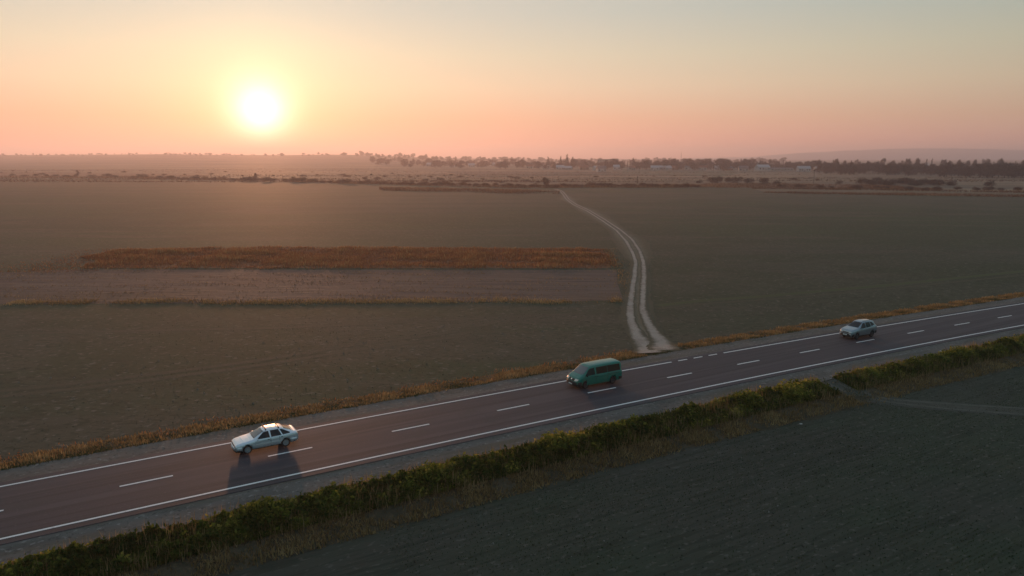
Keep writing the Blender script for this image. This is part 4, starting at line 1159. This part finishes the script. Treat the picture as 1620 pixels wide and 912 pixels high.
def far_scrub():
    def band(pa, pb, n, dep, h0, h1, mat, nm, lab, seed, wd=(.15, .4)):
        a = np.array([spot(*p, N_Z) for p in pa]); b = np.array([spot(*p, N_Z) for p in pb])
        k = rng.integers(0, len(a) - 1, n); t = rng.random(n)[:, None]; u = rng.random(n)[:, None]
        p = (a[k] * (1 - t) + a[k + 1] * t) * (1 - u) + (b[k] * (1 - t) + b[k + 1] * t) * u
        c = clump_noise(p[:, 0], p[:, 1], 0.05, seed) + .5 * clump_noise(p[:, 0], p[:, 1], .2, seed + 1)
        q = c > -.5 + .5 * rng.normal(size=n); p = p[q]; c = c[q]; n = len(p)
        z = far_z(p[:, 0], p[:, 1]) + N_Z - .05
        blades(np.stack([p[:, 0], p[:, 1], z], -1), rng.uniform(h0, h1, n) * (1 + .3 * np.clip(c, -1, 1)), rng.uniform(*wd, n), .4, np.clip(.42 + .2 * c + .2 * rng.normal(size=n), 0, 1), nm, mat, lab, 'weeds')
    top = [(-60, 278.5), (200, 279.5), (400, 284), (600, 289.5), (810, 294), (950, 293), (1110, 293.5)]; bot = [(-60, 281), (200, 282.5), (400, 287), (600, 292.5), (810, 298), (950, 297.5), (1110, 297.8)]
    band(top, bot, 26000, 0, .5, 1.6, M['far_rust'], 'weeds', 'rust coloured weeds along the far edge of the crop field', 61)
    band([(1110, 291), (1240, 291), (1360, 293), (1420, 296)], [(1110, 297), (1240, 298.5), (1360, 300), (1500, 301)], 14000, 0, .4, 1.3, M['far_rust'], 'weeds', 'orange brown weeds below the rounded bushes', 63)
    band([(600, 297.5), (700, 298.5), (800, 301), (885, 304)], [(600, 302), (700, 304), (800, 306.5), (885, 307.5)], 9000, 0, .5, 1.5, M['far_rust'], 'weeds', 'short strip of rust weeds inside the field before the track end', 65)
    band([(1215, 303.5), (1300, 305.2), (1450, 306.5), (1640, 309)], [(1205, 305), (1300, 308), (1450, 310), (1640, 313)], 8000, 0, .4, 1.0, M['far_rust'], 'weeds', 'dark weed line at the field edge below the thicket', 67)
    band([(1190, 297.5), (1350, 299), (1640, 304)], [(1190, 299.2), (1350, 301), (1640, 306)], 6000, 0, .5, 1.4, M['far_rust'], 'weeds', 'upper dark weed line at the field edge below the thicket', 69)


far_scrub()


def meadow_scrub():
    # low scrub in broken streaks over the far meadows
    n = 90000; px = rng.uniform(-60, 1660, n); py = 262 + 26 * rng.random(n) ** .8
    k = (CAM_H - N_Z) / ((py - 249) / F_PX); y = k; x = (px - 810) / F_PX * k
    c = clump_noise(x * .10, y, .022, 71) + .7 * clump_noise(x * .16, y, .06, 72)
    q = c > .55 + .35 * rng.normal(size=n); x, y, c = x[q], y[q], c[q]; n = len(x)
    blades(np.stack([x, y, far_z(x, y) + N_Z], -1), rng.uniform(.3, 1.1, n), rng.uniform(.4, 1.2, n), .6, np.clip(.5 + .15 * c + .2 * rng.normal(size=n), 0, 1), 'scrub', M['twig_red'], 'low reddish scrub in broken streaks over the far meadows', 'scrub')


meadow_scrub()


def far_fields():
    def f(nm, pts, mat, z=.02): poly(nm, [spot(px, py, N_Z) for px, py in pts], N_Z + z, mat)
    tan = layered('tan_stubble', (0.19, 0.14, 0.085), [((.01, .03, 1), 4, (.13, .095, .06), .45, .62, .8)])
    ora = layered('rusty_meadow', (0.15, 0.085, 0.05), [((.02, .05, 1), 4, (.09, .058, .038), .45, .62, .8)])
    dk = layered('dark_meadow', (0.06, 0.055, 0.04), [((.02, .05, 1), 4, (.09, .075, .05), .45, .62, .8)])
    gr = layered('green_meadow', (0.085, 0.085, 0.05), [((.01, .03, 1), 4, (.11, .10, .06), .45, .62, .8)])
    f('tan_field', [(1190, 299), (1640, 306), (1640, 309), (1215, 304.5)], layered('brown_strip', (.14, .10, .06), [((.02, .05, 1), 4, (.10, .085, .05), .45, .62, .8)]), .03)
    f('rusty_field', [(1110, 290.5), (1300, 291), (1400, 295), (1500, 299), (1190, 297), (1110, 296.8)], ora, .025)
    f('pale_field', [(1140, 272), (1290, 273), (1640, 284), (1640, 296), (1360, 289), (1140, 281)], tan, .02)
    f('pale_field_centre', [(985, 268), (1140, 271), (1190, 272), (1140, 280), (985, 276)], gr, .022)
    f('dark_field', [(700, 272), (960, 272), (985, 277), (760, 281)], dk, .026)
    f('tan_field_left', [(560, 276), (740, 278), (760, 281), (560, 280)], tan, .024)
    f('tan_strip', [(125, 271.5), (300, 273), (320, 274.5), (125, 273)], tan, .028)
    f('rusty_strip', [(-40, 273), (120, 274), (330, 277), (330, 280), (-40, 278)], ora, .022)


far_fields()


# ------------------------------------------------------------------ village
H = {}
H['white'] = layered('whitewash', (0.48, 0.47, 0.45), [((.3, .3, .3), 4, (.38, .37, .35), .45, .65, .7)])
H['grey'] = layered('grey_render', (0.36, 0.34, 0.32), [((.3, .3, .3), 4, (.28, .27, .25), .45, .65, .7)])
H['brick'] = layered('brick_wall', (0.27, 0.15, 0.10), [((.3, .3, .3), 4, (.20, .11, .08), .45, .65, .7)])
H['rsheet'] = plain('sheet_roof', (0.34, 0.35, 0.36), .5)
H['rtile'] = layered('tile_roof', (0.20, 0.085, 0.055), [((.5, .5, .5), 4, (.13, .06, .04), .45, .65, .7)])
H['rdark'] = plain('slate_roof', (0.10, 0.095, 0.095), .7)
H['win'] = plain('dark_window', (0.03, 0.035, 0.04), .1)
H['door'] = plain('wood_door', (0.12, 0.07, 0.04), .6)
H['wire'] = plain('pole_wood', (0.09, 0.07, 0.055), .8)


def bmo(name, mat, parent, boxes):
    bm = bmesh.new()
    for c, s in boxes: box(bm, c, s)
    return link(name, mesh_bm(name, bm), mat, parent)


def house(px, py, w, d, h, rh, wall, roof, label, rz=0.0, wins=3, floors=1, flat=False, door=True, name='house', chimney=True):
    x, y, z = at_px(px, py)
    root = empty(name, (x, y, z), rz); tag(root, label, name.split('_')[-1] if name != 'apartment_block' else 'building')
    bmo('wall', H[wall], root, [((0, 0, h / 2 - .2), (w, d, h + .4))])
    if flat:
        bmo('roof', H[roof], root, [((0, 0, h + .25), (w + .8, d + .8, .5))])
    else:
        bm = bmesh.new(); o = .5
        P = [(-w / 2 - o, -d / 2 - o, h - .1), (w / 2 + o, -d / 2 - o, h - .1), (w / 2 + o, d / 2 + o, h - .1), (-w / 2 - o, d / 2 + o, h - .1), (-w / 2 - o, 0, h + rh), (w / 2 + o, 0, h + rh)]
        v = [bm.verts.new(p) for p in P]
        for f in ((0, 1, 5, 4), (2, 3, 4, 5), (0, 4, 3), (1, 2, 5), (3, 2, 1, 0)): bm.faces.new([v[i] for i in f])
        r = link('roof', mesh_bm('roof', bm), H[roof], root)
        if chimney: bmo('chimney', H['brick'], r, [((w * .22, d * .1, h + rh * .9), (.7, .7, 1.6))])
    fh = h / floors
    for fl in range(floors):
        for k in range(wins):
            xx = -w / 2 + w * (k + .5) / wins
            if door and fl == 0 and k == wins // 2:
                bmo('door', H['door'], root, [((xx, -d / 2 - .03, 1.05), (1.1, .12, 2.1))])
            else:
                bmo('window', H['win'], root, [((xx, -d / 2 - .03, fl * fh + fh * .55), (min(1.6, w / wins * .5), .10, fh * .42))])
    return root


def village():
    house(961, 265.5, 42, 12, 16.0, 0, 'grey', 'rdark', 'long grey apartment block with a flat dark roof rising over the village', wins=9, floors=4, flat=True, name='apartment_block')
    house(1206, 270, 20, 12, 5.0, 4.2, 'white', 'rsheet', 'white barn with pale curved sheet roof, left of the farm buildings', .25, 4, name='farm_barn', chimney=False)
    house(1203, 265, 26, 12, 6.5, 5, 'white', 'rsheet', 'taller pale roofed barn behind the white barn', .35, 4, name='farm_barn', chimney=False)
    house(1271, 271.5, 18, 9, 4.2, 3.6, 'white', 'rsheet', 'low white farm house with pale sheet roof left of the utility pole', .05, 5)
    house(1298, 270, 20, 8, 4.0, 2.6, 'white', 'rsheet', 'long low white shed just right of the utility pole', -.1, 5, name='farm_shed', chimney=False)
    house(1262, 268, 14, 10, 7, 4.5, 'brick', 'rtile', 'brick house with red roof above the low white farm house', .1, 3, 2)
    house(1236, 270.5, 34, 7, 3.2, 1.6, 'grey', 'rdark', 'long dark low shed between the white barn and the farm house', 0, 7, name='farm_shed', chimney=False)
    specs = [(602, 259, 'white', 'rsheet', 'pale house on the skyline, leftmost of the village'), (641, 258, 'white', 'rdark', 'small white house left of the village centre'), (746, 262, 'white', 'rsheet', 'white house at the left foot of the village belt'),
             (779, 260, 'white', 'rsheet', 'bright white house in the middle of the left village belt'), (800, 262, 'grey', 'rtile', 'grey house with red roof right of the bright white house'), (864, 265, 'white', 'rsheet', 'white house below the lone conifer'),
             (886, 265.5, 'white', 'rsheet', 'wide white house below the conifer trio'), (898, 266, 'grey', 'rsheet', 'narrow pale house right of the wide white house'), (924, 266, 'brick', 'rtile', 'brick house between the conifers and the apartment block'),
             (944, 267, 'white', 'rsheet', 'white house at the left foot of the apartment block'), (951, 269, 'white', 'rdark', 'low white house in front of the apartment block'), (975, 266, 'white', 'rsheet', 'white house at the right foot of the apartment block'),
             (1036, 267, 'white', 'rsheet', 'white house at the edge of the bare trees'), (1046, 266.5, 'grey', 'rsheet', 'second pale house along the edge of the bare trees'), (1056, 266.5, 'white', 'rsheet', 'third pale house along the edge of the bare trees'),
             (1068, 266, 'brick', 'rtile', 'red roofed house under the radio mast'), (1176, 268, 'grey', 'rdark', 'grey house left of the white barn'), (1412, 268, 'white', 'rsheet', 'pale house glimpsed in the dark wood'),
             (1464, 261, 'white', 'rsheet', 'pale house showing over the dark wood'), (1518, 267, 'white', 'rsheet', 'pale roofed house among the dark trees'), (1565, 271, 'grey', 'rdark', 'dark house with a pale front in the wood'), (1600, 264, 'grey', 'rsheet', 'grey house near the right edge of the wood'),
             (1090, 266, 'white', 'rdark', 'low white house just right of the radio mast'), (1112, 266.5, 'grey', 'rtile', 'grey house with red roof between mast and white barn'), (1134, 266, 'white', 'rsheet', 'pale house midway between radio mast and white barn'), (1152, 267, 'brick', 'rdark', 'brick house two plots left of the white barn'),
             (838, 264, 'grey', 'rtile', 'grey house with red roof left of the lone conifer'), (715, 262, 'white', 'rtile', 'white house with red roof in the left village belt'), (680, 261, 'grey', 'rsheet', 'grey house near the left end of the village belt'), (1000, 266, 'grey', 'rtile', 'red roofed house just right of the apartment block')]
    q = random.Random(3)
    for px, py, wa, ro, lab in specs:
        house(px, py + 3.0, q.uniform(9, 14), q.uniform(8, 10), q.uniform(3.2, 4.6), q.uniform(2.6, 4), wa, ro, lab, q.uniform(-.5, .5), 3)
    # utility pole
    x, y, z = at_px(1287, 291)
    p = empty('utility_pole', (x, y, z)); tag(p, 'tall thin utility pole standing in the meadow before the farm buildings', 'pole')
    bm = bmesh.new(); tube(bm, Vector((0, 0, -.5)), Vector((0, 0, 11)), .22, .14, 8); link('pole', mesh_bm('pole', bm), H['wire'], p)
    c = bmo('crossarm', H['wire'], p, [((0, 0, 10.3), (2.2, .14, .16))])
    for dx in (-.95, 0, .95): bmo('insulator', H['white'], c, [((dx, 0, 10.52 if dx else 11.1), (.1, .1, .26))])
    # radio mast on the skyline
    x, y, z = at_px(1077, 264)
    p = empty('radio_mast', (x, y, z)); tag(p, 'thin radio mast rising over the bare trees on the skyline', 'mast')
    bm = bmesh.new()
    for dx, dy in ((-.7, -.4), (.7, -.4), (0, .8)): tube(bm, Vector((dx, dy, -.5)), Vector((dx * .2, dy * .2, 30)), .16, .10, 5)
    link('lattice_tower', mesh_bm('lattice_tower', bm), H['rdark'], p)
    for k in range(9): bmo('brace', H['rdark'], p, [((0, 0, 2 + 3.1 * k), (1.5 - .12 * k, 1.2 - .1 * k, .14))])
    bm = bmesh.new(); tube(bm, Vector((0, 0, 30)), Vector((0, 0, 35)), .08, .04, 5); link('antenna', mesh_bm('antenna', bm), H['rdark'], p)


village()


def hills():
    def hill(nm, az, top, dist, depth, mat, z0=-2):
        n, m = len(az), 9
        P = np.zeros((n, m, 3))
        for j in range(m):
            t = j / (m - 1); d = dist + depth * (t - .5); P[:, j, 0] = az * d; P[:, j, 1] = d
            P[:, j, 2] = z0 + (top - z0) * math.sin(math.pi * t) ** .8
        tag(link(nm, grid_mesh(nm, P), mat), kind='structure')
    px = np.linspace(1080, 1900, 60); az = (px - 810) / F_PX
    py = np.interp(px, [1080, 1180, 1250, 1330, 1400, 1460, 1520, 1620, 1800, 2300], [250.5, 249, 243, 239, 236.3, 235.3, 236, 238.5, 241, 246])
    d = 8000.0; top = CAM_H + (249 - py) / F_PX * d * 1.0
    hill('hill', az, top + 1.5 * np.sin(px * .11), d, 1400, M['hill'])


hills()


def litter():
    for k, (px, py, s, lab) in enumerate(((1267, 672, .12, 'white crumpled litter at the edge of the sown field below the yellowish weeds'), (1488, 557, .16, 'pale scrap lying on the south shoulder past the silver crossover'))):
        z = S_Z if k == 0 else -0.08
        x, y = spot(px, py, z); bm = bmesh.new(); bmesh.ops.create_icosphere(bm, subdivisions=2, radius=s)
        q = random.Random(k)
        for v in bm.verts: v.co *= q.uniform(.55, 1.1); v.co.z *= .45
        o = link('litter', mesh_bm('litter', bm), H['white']); o.location = (x, y, z + .06); tag(o, lab, 'litter')


litter()

# ------------------------------------------------------------------ haze
def build_haze():
    bm = bmesh.new(); box(bm, (0, 3200, 61), (17000, 12400, 128))
    m = bpy.data.materials.new('haze'); m.use_nodes = True; nt = m.node_tree; nt.nodes.clear()
    pv = nt.nodes.new('ShaderNodeVolumePrincipled'); out = nt.nodes.new('ShaderNodeOutputMaterial')
    pv.inputs['Color'].default_value = (0.92, 0.87, 0.96, 1); pv.inputs['Density'].default_value = 0.00024; pv.inputs['Anisotropy'].default_value = 0.50
    nt.links.new(pv.outputs[0], out.inputs['Volume'])
    o = link('haze', mesh_bm('haze', bm), m); tag(o, kind='stuff')


build_haze()
